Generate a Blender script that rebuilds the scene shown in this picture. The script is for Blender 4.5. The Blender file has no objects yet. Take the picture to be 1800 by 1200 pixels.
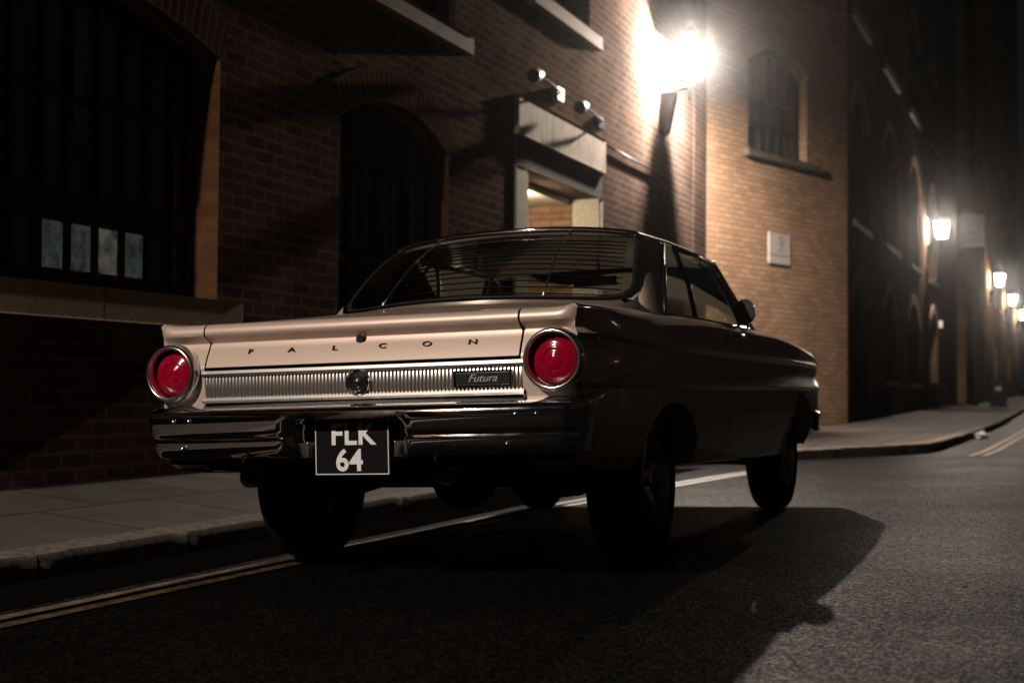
import bpy, bmesh, math, random
from mathutils import Vector, Matrix
from mathutils.geometry import tessellate_polygon
random.seed(7)
SC = bpy.context.scene
COL = SC.collection
PI = math.pi

# ------------------------------------------------------------------ materials
def mat(name, base=(.5, .5, .5), rough=.5, metal=0., coat=0., spec=.5, emis=None, estr=0.):
    m = bpy.data.materials.new(name); m.use_nodes = True
    b = m.node_tree.nodes['Principled BSDF']
    b.inputs['Base Color'].default_value = (*base, 1)
    b.inputs['Roughness'].default_value = rough
    b.inputs['Metallic'].default_value = metal
    b.inputs['Coat Weight'].default_value = coat
    b.inputs['Coat Roughness'].default_value = .03
    b.inputs['Specular IOR Level'].default_value = spec
    if emis:
        b.inputs['Emission Color'].default_value = (*emis, 1)
        b.inputs['Emission Strength'].default_value = estr
    return m

def nodes(m):
    nt = m.node_tree
    return nt, nt.nodes, nt.links, nt.nodes['Principled BSDF']

def noise_node(nt, scale, detail=4, rough=.55, vec=None):
    n = nt.nodes.new('ShaderNodeTexNoise')
    n.inputs['Scale'].default_value = scale
    n.inputs['Detail'].default_value = detail
    n.inputs['Roughness'].default_value = rough
    if vec: nt.links.new(vec, n.inputs['Vector'])
    return n

def ramp(nt, src, stops):
    r = nt.nodes.new('ShaderNodeValToRGB')
    cr = r.color_ramp
    while len(cr.elements) < len(stops): cr.elements.new(.5)
    for e, (p, c) in zip(cr.elements, stops):
        e.position = p; e.color = (*c, 1) if len(c) == 3 else c
    nt.links.new(src, r.inputs['Fac'])
    return r

def mixc(nt, fac, a, b, mode='MIX'):
    x = nt.nodes.new('ShaderNodeMix'); x.data_type = 'RGBA'; x.blend_type = mode
    for sock, v in ((x.inputs[0], fac), (x.inputs[6], a), (x.inputs[7], b)):
        if isinstance(v, (int, float)): sock.default_value = v
        elif isinstance(v, tuple): sock.default_value = (*v, 1)
        else: nt.links.new(v, sock)
    return x.outputs[2]

def bump(nt, b, height, strength, dist=.01, prev=None):
    n = nt.nodes.new('ShaderNodeBump')
    n.inputs['Strength'].default_value = strength
    n.inputs['Distance'].default_value = dist
    nt.links.new(height, n.inputs['Height'])
    if prev: nt.links.new(prev, n.inputs['Normal'])
    nt.links.new(n.outputs['Normal'], b.inputs['Normal'])
    return n.outputs['Normal']

def objvec(nt):
    return nt.nodes.new('ShaderNodeTexCoord').outputs['Object']

def brick_mat(name, c1, c2, mortar, row=.0838, width=.25, msize=.012, swap=False, rough=.85, mbump=.5, dirt=.45, fb=.4):
    """running-bond brick; uv is in metres (along the wall, up)"""
    m = mat(name, rough=rough, spec=.0); nt, N, L, b = nodes(m)
    tc = N.new('ShaderNodeTexCoord')
    vec = tc.outputs['UV']
    wob = noise_node(nt, 7, 2, .5, vec)
    sub = N.new('ShaderNodeVectorMath'); sub.operation = 'SUBTRACT'; sub.inputs[1].default_value = (.5, .5, .5)
    L.new(wob.outputs['Color'], sub.inputs[0])
    sc = N.new('ShaderNodeVectorMath'); sc.operation = 'SCALE'; sc.inputs['Scale'].default_value = .018
    L.new(sub.outputs[0], sc.inputs[0])
    ad = N.new('ShaderNodeVectorMath'); L.new(vec, ad.inputs[0]); L.new(sc.outputs[0], ad.inputs[1])
    br = N.new('ShaderNodeTexBrick')
    br.offset = .5
    br.inputs['Scale'].default_value = 1
    br.inputs['Brick Width'].default_value = width
    br.inputs['Row Height'].default_value = row
    br.inputs['Mortar Size'].default_value = msize
    br.inputs['Mortar Smooth'].default_value = .25
    br.inputs['Bias'].default_value = -.1
    br.inputs['Color1'].default_value = (*c1, 1)
    br.inputs['Color2'].default_value = (*c2, 1)
    br.inputs['Mortar'].default_value = (*mortar, 1)
    L.new(ad.outputs[0], br.inputs['Vector'])
    fine = noise_node(nt, 60, 5, .65, vec)
    grain = ramp(nt, fine.outputs['Fac'], [(.25, (.55, .55, .55)), (.75, (1.15, 1.15, 1.15))])
    big = noise_node(nt, .9, 5, .6, vec)
    stain = ramp(nt, big.outputs['Fac'], [(.3, (1 - dirt, 1 - dirt, 1 - dirt)), (.65, (1.1, 1.08, 1.05))])
    c = mixc(nt, 1., br.outputs['Color'], grain.outputs['Color'], 'MULTIPLY')
    c = mixc(nt, 1., c, stain.outputs['Color'], 'MULTIPLY')
    L.new(c, b.inputs['Base Color'])
    inv = N.new('ShaderNodeMath'); inv.operation = 'SUBTRACT'; inv.inputs[0].default_value = 1
    L.new(br.outputs['Fac'], inv.inputs[1])
    p = bump(nt, b, inv.outputs[0], mbump, .012)
    bump(nt, b, fine.outputs['Fac'], fb, .012, p)
    return m

M = {}
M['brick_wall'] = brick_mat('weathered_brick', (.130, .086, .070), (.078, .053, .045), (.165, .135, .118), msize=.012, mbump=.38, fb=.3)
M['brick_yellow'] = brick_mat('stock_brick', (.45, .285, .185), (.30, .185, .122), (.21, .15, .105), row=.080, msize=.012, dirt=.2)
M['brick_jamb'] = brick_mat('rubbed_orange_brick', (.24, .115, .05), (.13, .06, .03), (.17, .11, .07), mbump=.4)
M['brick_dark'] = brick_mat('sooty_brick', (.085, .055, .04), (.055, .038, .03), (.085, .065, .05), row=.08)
M['brick_black'] = brick_mat('soot_black_brick', (.022, .016, .012), (.014, .011, .009), (.02, .017, .014), row=.08)  # opposite building only: near-black so the car reflects little light
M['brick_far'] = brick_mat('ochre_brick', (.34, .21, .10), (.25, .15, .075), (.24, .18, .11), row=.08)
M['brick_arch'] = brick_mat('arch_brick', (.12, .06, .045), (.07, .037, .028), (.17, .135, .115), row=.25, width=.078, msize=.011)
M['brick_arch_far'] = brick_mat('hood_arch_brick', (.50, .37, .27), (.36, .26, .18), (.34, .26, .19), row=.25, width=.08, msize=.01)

def stone_mat(name, c1, c2, scale=6, rough=.8, streak=False):
    m = mat(name, rough=rough, spec=.05); nt, N, L, b = nodes(m)
    v = objvec(nt)
    n1 = noise_node(nt, scale, 6, .65, v); n2 = noise_node(nt, scale * 12, 4, .6, v)
    r = ramp(nt, n1.outputs['Fac'], [(.3, c1), (.7, c2)])
    g = ramp(nt, n2.outputs['Fac'], [(.3, (.75, .75, .75)), (.7, (1.1, 1.1, 1.1))])
    c = mixc(nt, 1., r.outputs['Color'], g.outputs['Color'], 'MULTIPLY')
    if streak:
        mp = N.new('ShaderNodeMapping'); mp.inputs['Scale'].default_value = (3, 3.2, .35); L.new(v, mp.inputs['Vector'])
        n3 = noise_node(nt, 2.2, 4, .6, mp.outputs['Vector'])
        s = ramp(nt, n3.outputs['Fac'], [(.36, (.35, .3, .25)), (.47, (1, 1, 1))])
        c = mixc(nt, .6, c, s.outputs['Color'], 'MULTIPLY')
    L.new(c, b.inputs['Base Color'])
    bump(nt, b, n2.outputs['Fac'], .35, .006)
    return m
M['stone'] = stone_mat('sandstone_sill', (.30, .22, .14), (.42, .32, .21), 4)
M['stone_dark'] = stone_mat('soot_stained_sill', (.075, .062, .05), (.13, .108, .088), 5)
M['stone_mid'] = stone_mat('brown_stone_sill', (.15, .115, .08), (.24, .185, .13), 5)
M['stone_slab'] = stone_mat('stained_stone_slab', (.55, .47, .38), (.68, .60, .50), 3, streak=True)
M['white_render'] = stone_mat('painted_render', (.62, .58, .50), (.72, .68, .60), 3)
M['dark_paint_stone'] = stone_mat('dark_painted_lintel', (.05, .045, .04), (.075, .065, .06), 5)  # dark tone for the porch lintel
M['kerb_stone'] = stone_mat('granite_kerb', (.05, .042, .036), (.20, .165, .135), 26)

# asphalt: crushed aggregate, worn
m = mat('asphalt', rough=.6, spec=.14); nt, N, L, b = nodes(m); v = objvec(nt)
vo = N.new('ShaderNodeTexVoronoi'); vo.inputs['Scale'].default_value = 120; L.new(v, vo.inputs['Vector'])
n1 = noise_node(nt, 55, 4, .7, v); n2 = noise_node(nt, .8, 5, .6, v); n3 = noise_node(nt, 140, 2, .5, v)
r1 = ramp(nt, vo.outputs['Color'], [(.2, (.004, .004, .004)), (.5, (.007, .0065, .006)), (.8, (.014, .0125, .011)), (.97, (.04, .035, .03))])
r2 = ramp(nt, n2.outputs['Fac'], [(.3, (.72, .72, .72)), (.7, (1.2, 1.18, 1.15))])
L.new(mixc(nt, 1., r1.outputs['Color'], r2.outputs['Color'], 'MULTIPLY'), b.inputs['Base Color'])
rr = ramp(nt, n2.outputs['Fac'], [(.3, (.42, .42, .42)), (.7, (.55, .55, .55))]); L.new(rr.outputs['Color'], b.inputs['Roughness'])
sp = ramp(nt, vo.outputs['Color'], [(.3, (.003, .003, .003)), (.6, (.010, .010, .010)), (.95, (.052, .052, .052))]); L.new(sp.outputs['Color'], b.inputs['Specular IOR Level'])
p = bump(nt, b, vo.outputs['Distance'], 1., .012); p = bump(nt, b, vo.outputs['Color'], .6, .010, p); bump(nt, b, n1.outputs['Fac'], .7, .012, p)
M['asphalt'] = m
# paving flags
m = mat('paving_flags', rough=.8, spec=.08); nt, N, L, b = nodes(m); tc = N.new('ShaderNodeTexCoord')
br = N.new('ShaderNodeTexBrick'); br.inputs['Scale'].default_value = 1
br.inputs['Brick Width'].default_value = .92; br.inputs['Row Height'].default_value = .62; br.inputs['Mortar Size'].default_value = .014
br.inputs['Mortar Smooth'].default_value = .2
br.inputs['Color1'].default_value = (.070, .056, .046, 1); br.inputs['Color2'].default_value = (.052, .043, .035, 1); br.inputs['Mortar'].default_value = (.012, .010, .009, 1)
L.new(tc.outputs['UV'], br.inputs['Vector'])
n1 = noise_node(nt, 3, 6, .65, tc.outputs['UV']); n2 = noise_node(nt, 90, 4, .6, tc.outputs['UV'])
s1 = ramp(nt, n1.outputs['Fac'], [(.3, (.6, .6, .6)), (.7, (1.15, 1.12, 1.1))]); s2 = ramp(nt, n2.outputs['Fac'], [(.3, (.75, .75, .75)), (.7, (1.15, 1.15, 1.15))])
c = mixc(nt, 1., br.outputs['Color'], s1.outputs['Color'], 'MULTIPLY'); c = mixc(nt, 1., c, s2.outputs['Color'], 'MULTIPLY')
L.new(c, b.inputs['Base Color'])
inv = N.new('ShaderNodeMath'); inv.operation = 'SUBTRACT'; inv.inputs[0].default_value = 1; L.new(br.outputs['Fac'], inv.inputs[1])
p = bump(nt, b, inv.outputs[0], .5, .008); bump(nt, b, n2.outputs['Fac'], .4, .006, p)
M['paving'] = m
# worn yellow paint
m = mat('worn_yellow_paint', rough=.6); nt, N, L, b = nodes(m); v = objvec(nt)
n1 = noise_node(nt, 22, 6, .75, v)
r = ramp(nt, n1.outputs['Fac'], [(.42, (.02, .015, .012)), (.60, (.15, .088, .035))]); L.new(r.outputs['Color'], b.inputs['Base Color'])
bump(nt, b, n1.outputs['Fac'], .4, .006); M['yellow'] = m

# car finishes
m = mat('beige_metallic_paint', (.60, .465, .39), .42, .25, .6); nt, N, L, b = nodes(m)
n1 = noise_node(nt, 900, 2, .5, objvec(nt)); r = ramp(nt, n1.outputs['Fac'], [(.3, (.57, .44, .37)), (.7, (.65, .51, .43))])
L.new(r.outputs['Color'], b.inputs['Base Color']); M['paint'] = m
def chrome(name, base, rough, pits=True):
    m = mat(name, base, rough, 1.0); nt, N, L, b = nodes(m); v = objvec(nt)
    n1 = noise_node(nt, 9, 5, .6, v); r = ramp(nt, n1.outputs['Fac'], [(.35, (rough * .6,) * 3), (.7, (rough * 1.8,) * 3)])
    L.new(r.outputs['Color'], b.inputs['Roughness'])
    bump(nt, b, noise_node(nt, 5, 2, .5, v).outputs['Fac'], .05, .02)
    return m
M['chrome'] = chrome('chrome', (.72, .72, .73), .06)
M['bumper_chrome'] = chrome('dark_chrome', (.68, .68, .69), .05)
M['trim_alloy'] = mat('brushed_alloy_trim', (.66, .63, .61), .30, 1.)
M['bezel'] = mat('satin_chrome_bezel', (.80, .80, .80), .20, 1.)
M['script'] = mat('badge_script', (.45, .44, .43), .4)
M['black_chrome'] = mat('dark_chrome_letters', (.05, .045, .045), .25, .8)
M['black'] = mat('black_enamel', (.012, .012, .013), .3, 0, .4)
M['rubber'] = mat('tyre_rubber', (.009, .009, .009), .7, spec=.15)
M['under'] = mat('dirty_underbody', (.010, .009, .008), .8, spec=.1)
M['seal'] = mat('window_rubber', (.012, .012, .012), .6)
M['seat'] = mat('dark_vinyl', (.008, .007, .006), .6, spec=.15)
M['slat'] = mat('black_blind_slat', (.014, .012, .011), .5)
M['rim'] = mat('grey_alloy_wheel', (.5, .48, .46), .25, 1.)
M['plate_white'] = mat('plate_silver_white', (.85, .85, .86), .45, 0, 0)
M['plate_black'] = mat('plate_black', (.004, .004, .0045), .5, 0, .0, spec=.12)
m = mat('red_lens', (.31, .001, .022), .12, 0, 1.0); nt, N, L, b = nodes(m)
b.inputs['Subsurface Weight'].default_value = .25; b.inputs['Subsurface Radius'].default_value = (.02, .002, .002)
wv = N.new('ShaderNodeTexWave'); wv.wave_type = 'RINGS'; wv.rings_direction = 'Y'; wv.inputs['Scale'].default_value = 45; L.new(objvec(nt), wv.inputs['Vector'])
bump(nt, b, wv.outputs['Fac'], .12, .004); M['lens'] = m

def glass_mat(name, tint, refl=1.45, rough=.01):
    m = bpy.data.materials.new(name); m.use_nodes = True
    nt = m.node_tree; nt.nodes.clear()
    o = nt.nodes.new('ShaderNodeOutputMaterial'); mx = nt.nodes.new('ShaderNodeMixShader')
    t = nt.nodes.new('ShaderNodeBsdfTransparent'); t.inputs['Color'].default_value = (*tint, 1)
    g = nt.nodes.new('ShaderNodeBsdfGlossy'); g.inputs['Roughness'].default_value = rough
    f = nt.nodes.new('ShaderNodeFresnel'); f.inputs['IOR'].default_value = refl
    nt.links.new(f.outputs[0], mx.inputs[0]); nt.links.new(t.outputs[0], mx.inputs[1]); nt.links.new(g.outputs[0], mx.inputs[2])
    nt.links.new(mx.outputs[0], o.inputs['Surface'])
    return m
M['car_glass'] = glass_mat('tinted_car_glass', (.80, .84, .78))
M['rear_glass'] = glass_mat('dark_tinted_glass', (.50, .53, .48))
def pane_mat(name, base, rough):
    m = mat(name, base, rough, 0, 0, .5); nt, N, L, b = nodes(m)
    bump(nt, b, noise_node(nt, 3.5, 2, .5, objvec(nt)).outputs['Fac'], .15, .02)
    return m
M['pane'] = pane_mat('dark_window_glass', (.028, .029, .032), .08)
M['pane_cool'] = pane_mat('grey_window_glass', (.06, .065, .06), .16)
M['frame'] = mat('dark_painted_frame', (.006, .007, .009), .5, spec=.2)
M['frame2'] = mat('black_painted_joinery', (.005, .0055, .007), .5, spec=.2)
M['iron'] = mat('black_iron', (.006, .006, .0065), .55, 0, spec=.15)
M['flood_black'] = mat('black_powder_coat', (.006, .006, .006), .8, spec=.03)
M['grey_metal'] = mat('grey_metal_housing', (.06, .06, .055), .5, .2)
# frosted panes: the faint light on the glass is put in as emission
def glow_pane(name, col, s):
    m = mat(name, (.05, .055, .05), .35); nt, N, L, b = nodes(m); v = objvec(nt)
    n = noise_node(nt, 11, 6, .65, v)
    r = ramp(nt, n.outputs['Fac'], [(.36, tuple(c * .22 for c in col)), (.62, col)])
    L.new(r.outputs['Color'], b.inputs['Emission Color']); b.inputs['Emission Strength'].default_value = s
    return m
M['lit_blue'] = glow_pane('frosted_pane_cool_glow', (.46, .53, .54), .065)
M['lit_warm'] = glow_pane('frosted_pane_warm_glow', (.66, .62, .50), .10)
# lantern glass: milky, lit from inside, lets the bulb shine out
def lantern_glass(name, e):
    m = bpy.data.materials.new(name); m.use_nodes = True
    nt = m.node_tree; nt.nodes.clear()
    o = nt.nodes.new('ShaderNodeOutputMaterial'); ad = nt.nodes.new('ShaderNodeAddShader')
    t = nt.nodes.new('ShaderNodeBsdfTransparent'); t.inputs['Color'].default_value = (.8, .8, .8, 1)
    em = nt.nodes.new('ShaderNodeEmission'); em.inputs['Color'].default_value = (1, .87, .70, 1); em.inputs['Strength'].default_value = e
    nt.links.new(t.outputs[0], ad.inputs[0]); nt.links.new(em.outputs[0], ad.inputs[1]); nt.links.new(ad.outputs[0], o.inputs['Surface'])
    return m
M['smoked'] = bpy.data.materials.new('smoked_glass'); M['smoked'].use_nodes = True  # tint of the added lantern plate, dims the light passing it
nt = M['smoked'].node_tree; nt.nodes.clear(); o_ = nt.nodes.new('ShaderNodeOutputMaterial'); t_ = nt.nodes.new('ShaderNodeBsdfTransparent'); t_.inputs['Color'].default_value = (.12, .13, .13, 1); nt.links.new(t_.outputs[0], o_.inputs['Surface'])
M['lantern_glass'] = lantern_glass('glowing_lantern_glass', 45.)

# ------------------------------------------------------------------ object helpers
def tag(o, label=None, cat=None, group=None, kind=None):
    if label: o['label'] = label
    if cat: o['category'] = cat
    if group: o['group'] = group
    if kind: o['kind'] = kind
    return o
def empty(name, loc=(0, 0, 0), parent=None):
    o = bpy.data.objects.new(name, None); COL.objects.link(o); o.location = loc; o.parent = parent
    o.empty_display_size = .2
    return o
def link(name, me, m, parent=None, smooth=None):
    o = bpy.data.objects.new(name, me); COL.objects.link(o); o.parent = parent
    if m is not None:
        for mm in (m if isinstance(m, (list, tuple)) else [m]): me.materials.append(mm)
    if smooth is not None:
        for p in me.polygons: p.use_smooth = True
        if smooth < 180: me.set_sharp_from_angle(angle=math.radians(smooth))
    return o
class MB:
    """collects simple shapes into one mesh"""
    def __init__(s): s.bm = bmesh.new(); s.mi = 0; s.uv = s.bm.loops.layers.uv.new('UVMap')
    def face(s, pts, uvs=None):
        vs = [s.bm.verts.new(p) for p in pts]
        try: f = s.bm.faces.new(vs)
        except ValueError: return None
        f.material_index = s.mi
        if uvs:
            for l, u in zip(f.loops, uvs): l[s.uv].uv = u
        return f
    def box(s, x0, x1, y0, y1, z0, z1, bev=0, mtx=None):
        r = bmesh.ops.create_cube(s.bm, size=1)
        vs = r['verts']
        for v in vs:
            v.co = Vector(((x0 + x1) / 2 + v.co.x * (x1 - x0), (y0 + y1) / 2 + v.co.y * (y1 - y0), (z0 + z1) / 2 + v.co.z * (z1 - z0)))
            if mtx: v.co = mtx @ v.co
        fs = set(f for v in vs for f in v.link_faces)
        for f in fs: f.material_index = s.mi
        if bev:
            es = list(set(e for v in vs for e in v.link_edges))
            bmesh.ops.bevel(s.bm, geom=es, offset=bev, segments=2, affect='EDGES', profile=.6)
        return s
    def grid(s, rows, close_u=False, close_v=False, uvf=None):
        R = [[s.bm.verts.new(p) for p in r] for r in rows]
        n, k = len(R), len(R[0])
        for i in range(n if close_v else n - 1):
            for j in range(k if close_u else k - 1):
                a, b_, c, d = R[i][j], R[i][(j + 1) % k], R[(i + 1) % n][(j + 1) % k], R[(i + 1) % n][j]
                q = []
                for v in (a, b_, c, d):
                    if all((v.co - w.co).length > 1e-7 for w in q): q.append(v)
                if len(q) < 3: continue
                try: f = s.bm.faces.new(q)
                except ValueError: continue
                f.material_index = s.mi
                if uvf:
                    for l in f.loops: l[s.uv].uv = uvf(l.vert.co)
        return R
    def tube(s, pts, r, seg=8, cap=True, rs=None):
        pts = [Vector(p) for p in pts]; rows = []
        up = Vector((0, 0, 1)); prev = None
        for i, p in enumerate(pts):
            d = (pts[min(i + 1, len(pts) - 1)] - pts[max(i - 1, 0)]).normalized()
            if prev is None:
                a = d.cross(up)
                if a.length < 1e-3: a = d.cross(Vector((1, 0, 0)))
            else: a = prev - d * prev.dot(d)
            a.normalize(); prev = a; b_ = d.cross(a)
            rr = rs[i] if rs else r
            rows.append([p + a * rr * math.cos(2 * PI * k / seg) + b_ * rr * math.sin(2 * PI * k / seg) for k in range(seg)])
        R = s.grid(rows, close_u=True)
        if cap:
            for q in (R[0], R[-1]):
                try: f = s.bm.faces.new(q); f.material_index = s.mi
                except ValueError: pass
        return s
    def lathe(s, prof, seg=40, c=(0, 0, 0), axis='Y', closed=False):
        """prof: (radius, position along the axis)"""
        rows = []
        for r, h in prof:
            row = []
            for k in range(seg):
                a = 2 * PI * k / seg; u, w = r * math.cos(a), r * math.sin(a)
                p = {'Y': (u, h, w), 'X': (h, u, w), 'Z': (u, w, h)}[axis]
                row.append((c[0] + p[0], c[1] + p[1], c[2] + p[2]))
            rows.append(row)
        s.grid(rows, close_u=True, close_v=closed)
        return s
    def prism(s, poly, d, f):
        """poly in 2d, extruded d; f(u, v, w) -> 3d"""
        a = [f(u, v, 0) for u, v in poly]; b_ = [f(u, v, d) for u, v in poly]
        s.face(a); s.face(b_[::-1])
        n = len(poly)
        for i in range(n): s.face([a[i], b_[i], b_[(i + 1) % n], a[(i + 1) % n]])
        return s
    def build(s, name, m, parent=None, smooth=None, weld=1e-5, recalc=True):
        if weld: bmesh.ops.remove_doubles(s.bm, verts=s.bm.verts, dist=weld)
        if recalc: bmesh.ops.recalc_face_normals(s.bm, faces=s.bm.faces)
        me = bpy.data.meshes.new(name); s.bm.to_mesh(me); s.bm.free()
        return link(name, me, m, parent, smooth)
def lerp(a, b_, t): return a + (b_ - a) * t
def tab(t, x):
    """smooth table lookup [(x, v), ...]"""
    if x <= t[0][0]: return t[0][1]
    if x >= t[-1][0]: return t[-1][1]
    n = len(t)
    for i in range(n - 1):
        if t[i][0] <= x <= t[i + 1][0]:
            x0, y0 = t[i]; x1, y1 = t[i + 1]; h = x1 - x0; u = (x - x0) / h
            def sl(k):
                if k == 0: return (t[1][1] - t[0][1]) / (t[1][0] - t[0][0])
                if k == n - 1: return (t[-1][1] - t[-2][1]) / (t[-1][0] - t[-2][0])
                a = (t[k][1] - t[k - 1][1]) / (t[k][0] - t[k - 1][0]); b_ = (t[k + 1][1] - t[k][1]) / (t[k + 1][0] - t[k][0])
                return 0 if a * b_ <= 0 else 2 * a * b_ / (a + b_)
            m0, m1 = sl(i), sl(i + 1)
            return y0 * (2 * u**3 - 3 * u**2 + 1) + h * m0 * (u**3 - 2 * u**2 + u) + y1 * (-2 * u**3 + 3 * u**2) + h * m1 * (u**3 - u**2)
def lin(t, x):
    if x <= t[0][0]: return t[0][1]
    for (x0, y0), (x1, y1) in zip(t, t[1:]):
        if x <= x1: return y0 + (y1 - y0) * (x - x0) / (x1 - x0)
    return t[-1][1]
def copy_tree(o, parent=None, name=None):
    c = o.copy(); COL.objects.link(c); c.parent = parent
    for ch in list(o.children): copy_tree(ch, c)
    return c
def text_mesh(txt, size, extrude, offset=0., shear=0., sx=1., space=1.):
    cu = bpy.data.curves.new('lettering', 'FONT'); cu.body = txt; cu.size = size; cu.extrude = extrude
    cu.offset = offset; cu.shear = shear; cu.align_x = 'CENTER'; cu.align_y = 'CENTER'; cu.space_character = space
    o = bpy.data.objects.new('lettering', cu); COL.objects.link(o)
    bpy.context.view_layer.update()
    me = bpy.data.meshes.new_from_object(o.evaluated_get(bpy.context.evaluated_depsgraph_get()))
    bpy.data.objects.remove(o); bpy.data.curves.remove(cu)
    me.materials.clear()
    for v in me.vertices: v.co.x *= sx
    return me

# ------------------------------------------------------------------ camera, sky, render
cam = bpy.data.cameras.new('camera'); camo = bpy.data.objects.new('camera', cam); COL.objects.link(camo)
CY, CP, CR = .375762, .033172, .008
fw = Vector((-math.sin(CY) * math.cos(CP), math.cos(CY) * math.cos(CP), math.sin(CP)))
rt = Vector((math.cos(CY), math.sin(CY), 0)); up = rt.cross(fw)
r2 = math.cos(CR) * rt + math.sin(CR) * up; u2 = -math.sin(CR) * rt + math.cos(CR) * up
camo.matrix_world = Matrix(((r2.x, u2.x, -fw.x, 2.3057), (r2.y, u2.y, -fw.y, -4.4253), (r2.z, u2.z, -fw.z, .6964), (0, 0, 0, 1)))
cam.lens = 50; cam.sensor_width = 36; cam.clip_start = .05; cam.clip_end = 2000
cam.dof.use_dof = True; cam.dof.focus_distance = 4.95; cam.dof.aperture_fstop = 2.8; cam.dof.aperture_blades = 9
SC.camera = camo
w = bpy.data.worlds.new('World'); SC.world = w; w.use_nodes = True
bg = w.node_tree.nodes['Background']
bg.inputs['Color'].default_value = (.80, .84, 1.0, 1); bg.inputs['Strength'].default_value = .005
SC.view_settings.view_transform = 'Standard'; SC.view_settings.look = 'None'
SC.view_settings.exposure = 0; SC.view_settings.gamma = 1
SC.cycles.use_denoising = True
SC.cycles.max_bounces = 10; SC.cycles.transparent_max_bounces = 16
SC.cycles.sample_clamp_indirect = 4.0
SC.cycles.caustics_reflective = False; SC.cycles.caustics_refractive = False

# ------------------------------------------------------------------ ground
CAMB = .0359
def rise(y): return 0 if y < 20 else .0065 * (y - 20) * min(1, (y - 20) / 10)
def road_z(x, y):
    if x <= 2.6: z = CAMB * x
    elif x <= 4.2: z = CAMB * 2.6 + .01 * (1 - ((x - 3.4) / .8) ** 2)
    else: z = CAMB * 2.6 - .036 * (x - 4.2)
    return z + rise(y)
KERB = [(-1.38, -30), (-1.38, 8.7), (-1.30, 9.0), (-1.1, 9.3), (-.2, 10.45), (.45, 11.3), (.70, 11.65), (.84, 12.0), (.90, 12.6), (.95, 15), (1.0, 20), (1.05, 30), (1.1, 140)]
def resample(pl, step):
    out = []
    for (x0, y0), (x1, y1) in zip(pl, pl[1:]):
        n = max(1, int(math.hypot(x1 - x0, y1 - y0) / step))
        out += [(lerp(x0, x1, k / n), lerp(y0, y1, k / n)) for k in range(n)]
    return out + [pl[-1]]
def offset(pl, d):
    out = []
    for i, p in enumerate(pl):
        a = pl[max(i - 1, 0)]; c = pl[min(i + 1, len(pl) - 1)]
        t = Vector((c[0] - a[0], c[1] - a[1])).normalized()
        out.append((p[0] + t.y * d, p[1] - t.x * d))
    return out
X1, X3, X4 = -2.7, -1.275, -.65
TH2 = math.radians(18.5); D2 = Vector((math.sin(TH2), math.cos(TH2), 0)); S2 = Vector((X1, 15.98, 0))
def wall_x(y):
    if y < 15.98: return X1
    if y < 20.25: return X1 + (y - 15.98) * math.tan(TH2)
    return X3 if y < 45 else X4
mb = MB()
xs = [-4, -2.5, -1.6, -1.2, -.6, 0, .6, 1.2, 1.8, 2.6, 3.0, 3.4, 3.8, 4.2, 5, 7, 10, 30, 120]
ys = [-150, -60, -30, -15, -8, -4, 0, 4, 8, 12, 16, 20, 23, 26, 30, 36, 42, 50, 65, 90, 130, 200]
mb.grid([[(x, y, road_z(x, y)) for x in xs] for y in ys])
tag(mb.build('road', M['asphalt'], smooth=180), 'dark grey asphalt road with a worn coarse surface', kind='structure')
KF = resample(KERB, .3)
def kerb_top(p): return road_z(*p) + .105
KB = offset(KF, -.15)          # back of the kerb stone
mb = MB(); rows = []
rng = random.Random(3)
KFd = resample(KERB, .11); KBd = offset(KFd, -.15); acc = 0; nxt = .7; last = None
lift = 0
for f_, b_ in zip(KFd, KBd):
    if last: acc += math.hypot(f_[0] - last[0], f_[1] - last[1])
    last = f_
    zt = kerb_top(f_) + lift; zr = road_z(*f_); near = f_[1] < 14
    def krow(dz, inset):
        j = rng.uniform(-.004, .004) if near else 0; k_ = rng.uniform(-.003, .003) if near else 0
        q = lambda t: (lerp(f_[0], b_[0], t), lerp(f_[1], b_[1], t))
        return [(*q(0), zr - .05), (*q(-.02 + inset + j), zr + .05), (*q(.012 + inset + j * 1.4), zt - .020 + dz + k_), (*q(.06 + inset + j), zt - .004 + dz + k_), (*q(.24), zt + dz + k_ * .6), (*q(1), kerb_top(f_) + .004), (*q(1), kerb_top(f_) - .06)]
    if acc > nxt:
        rows += [krow(0, 0), krow(-.010, .016)]; nxt = acc + rng.uniform(.8, 1.15); lift = rng.uniform(-.007, .007)
    rows.append(krow(0, 0))
# nudge the joints apart so no two rows coincide
for i in range(1, len(rows)):
    if abs(rows[i][0][1] - rows[i - 1][0][1]) < 1e-6 and abs(rows[i][0][0] - rows[i - 1][0][0]) < 1e-6: rows[i] = [(x, y + .012, z) for x, y, z in rows[i]]
for i in range(1, len(rows) - 1):
    if rows[i][0][1] >= rows[i + 1][0][1] - 1e-4: rows[i + 1] = [(x, y + .014, z) for x, y, z in rows[i + 1]]
mb.grid(rows)
tag(mb.build('kerb', M['kerb_stone'], smooth=55, weld=0), 'rough granite kerb', kind='structure')
def pave_wall_z(y): return lerp(.165, .10, min(1, max(0, (y - 9) / 9))) + rise(y)
mb = MB(); rows = []
for p in KB:
    y = p[1]; zk = kerb_top(p) + .001; xw = wall_x(y) - .04; yw = y + (p[1] - y)
    rows.append([(lerp(p[0], xw, t), y, lerp(zk, max(pave_wall_z(y), zk + .01), t)) for t in (0, .25, .5, .75, 1)])
mb.grid(rows, uvf=lambda c: (c.y * 1.0, c.x + 1.53))
tag(mb.build('pavement', M['paving'], smooth=60), 'stone flagged pavement', kind='structure')
m = mat('tarred_channel', (.004, .004, .004), .9, spec=0.); nt, N, L, b = nodes(m); n1 = noise_node(nt, 60, 5, .7, objvec(nt))
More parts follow.
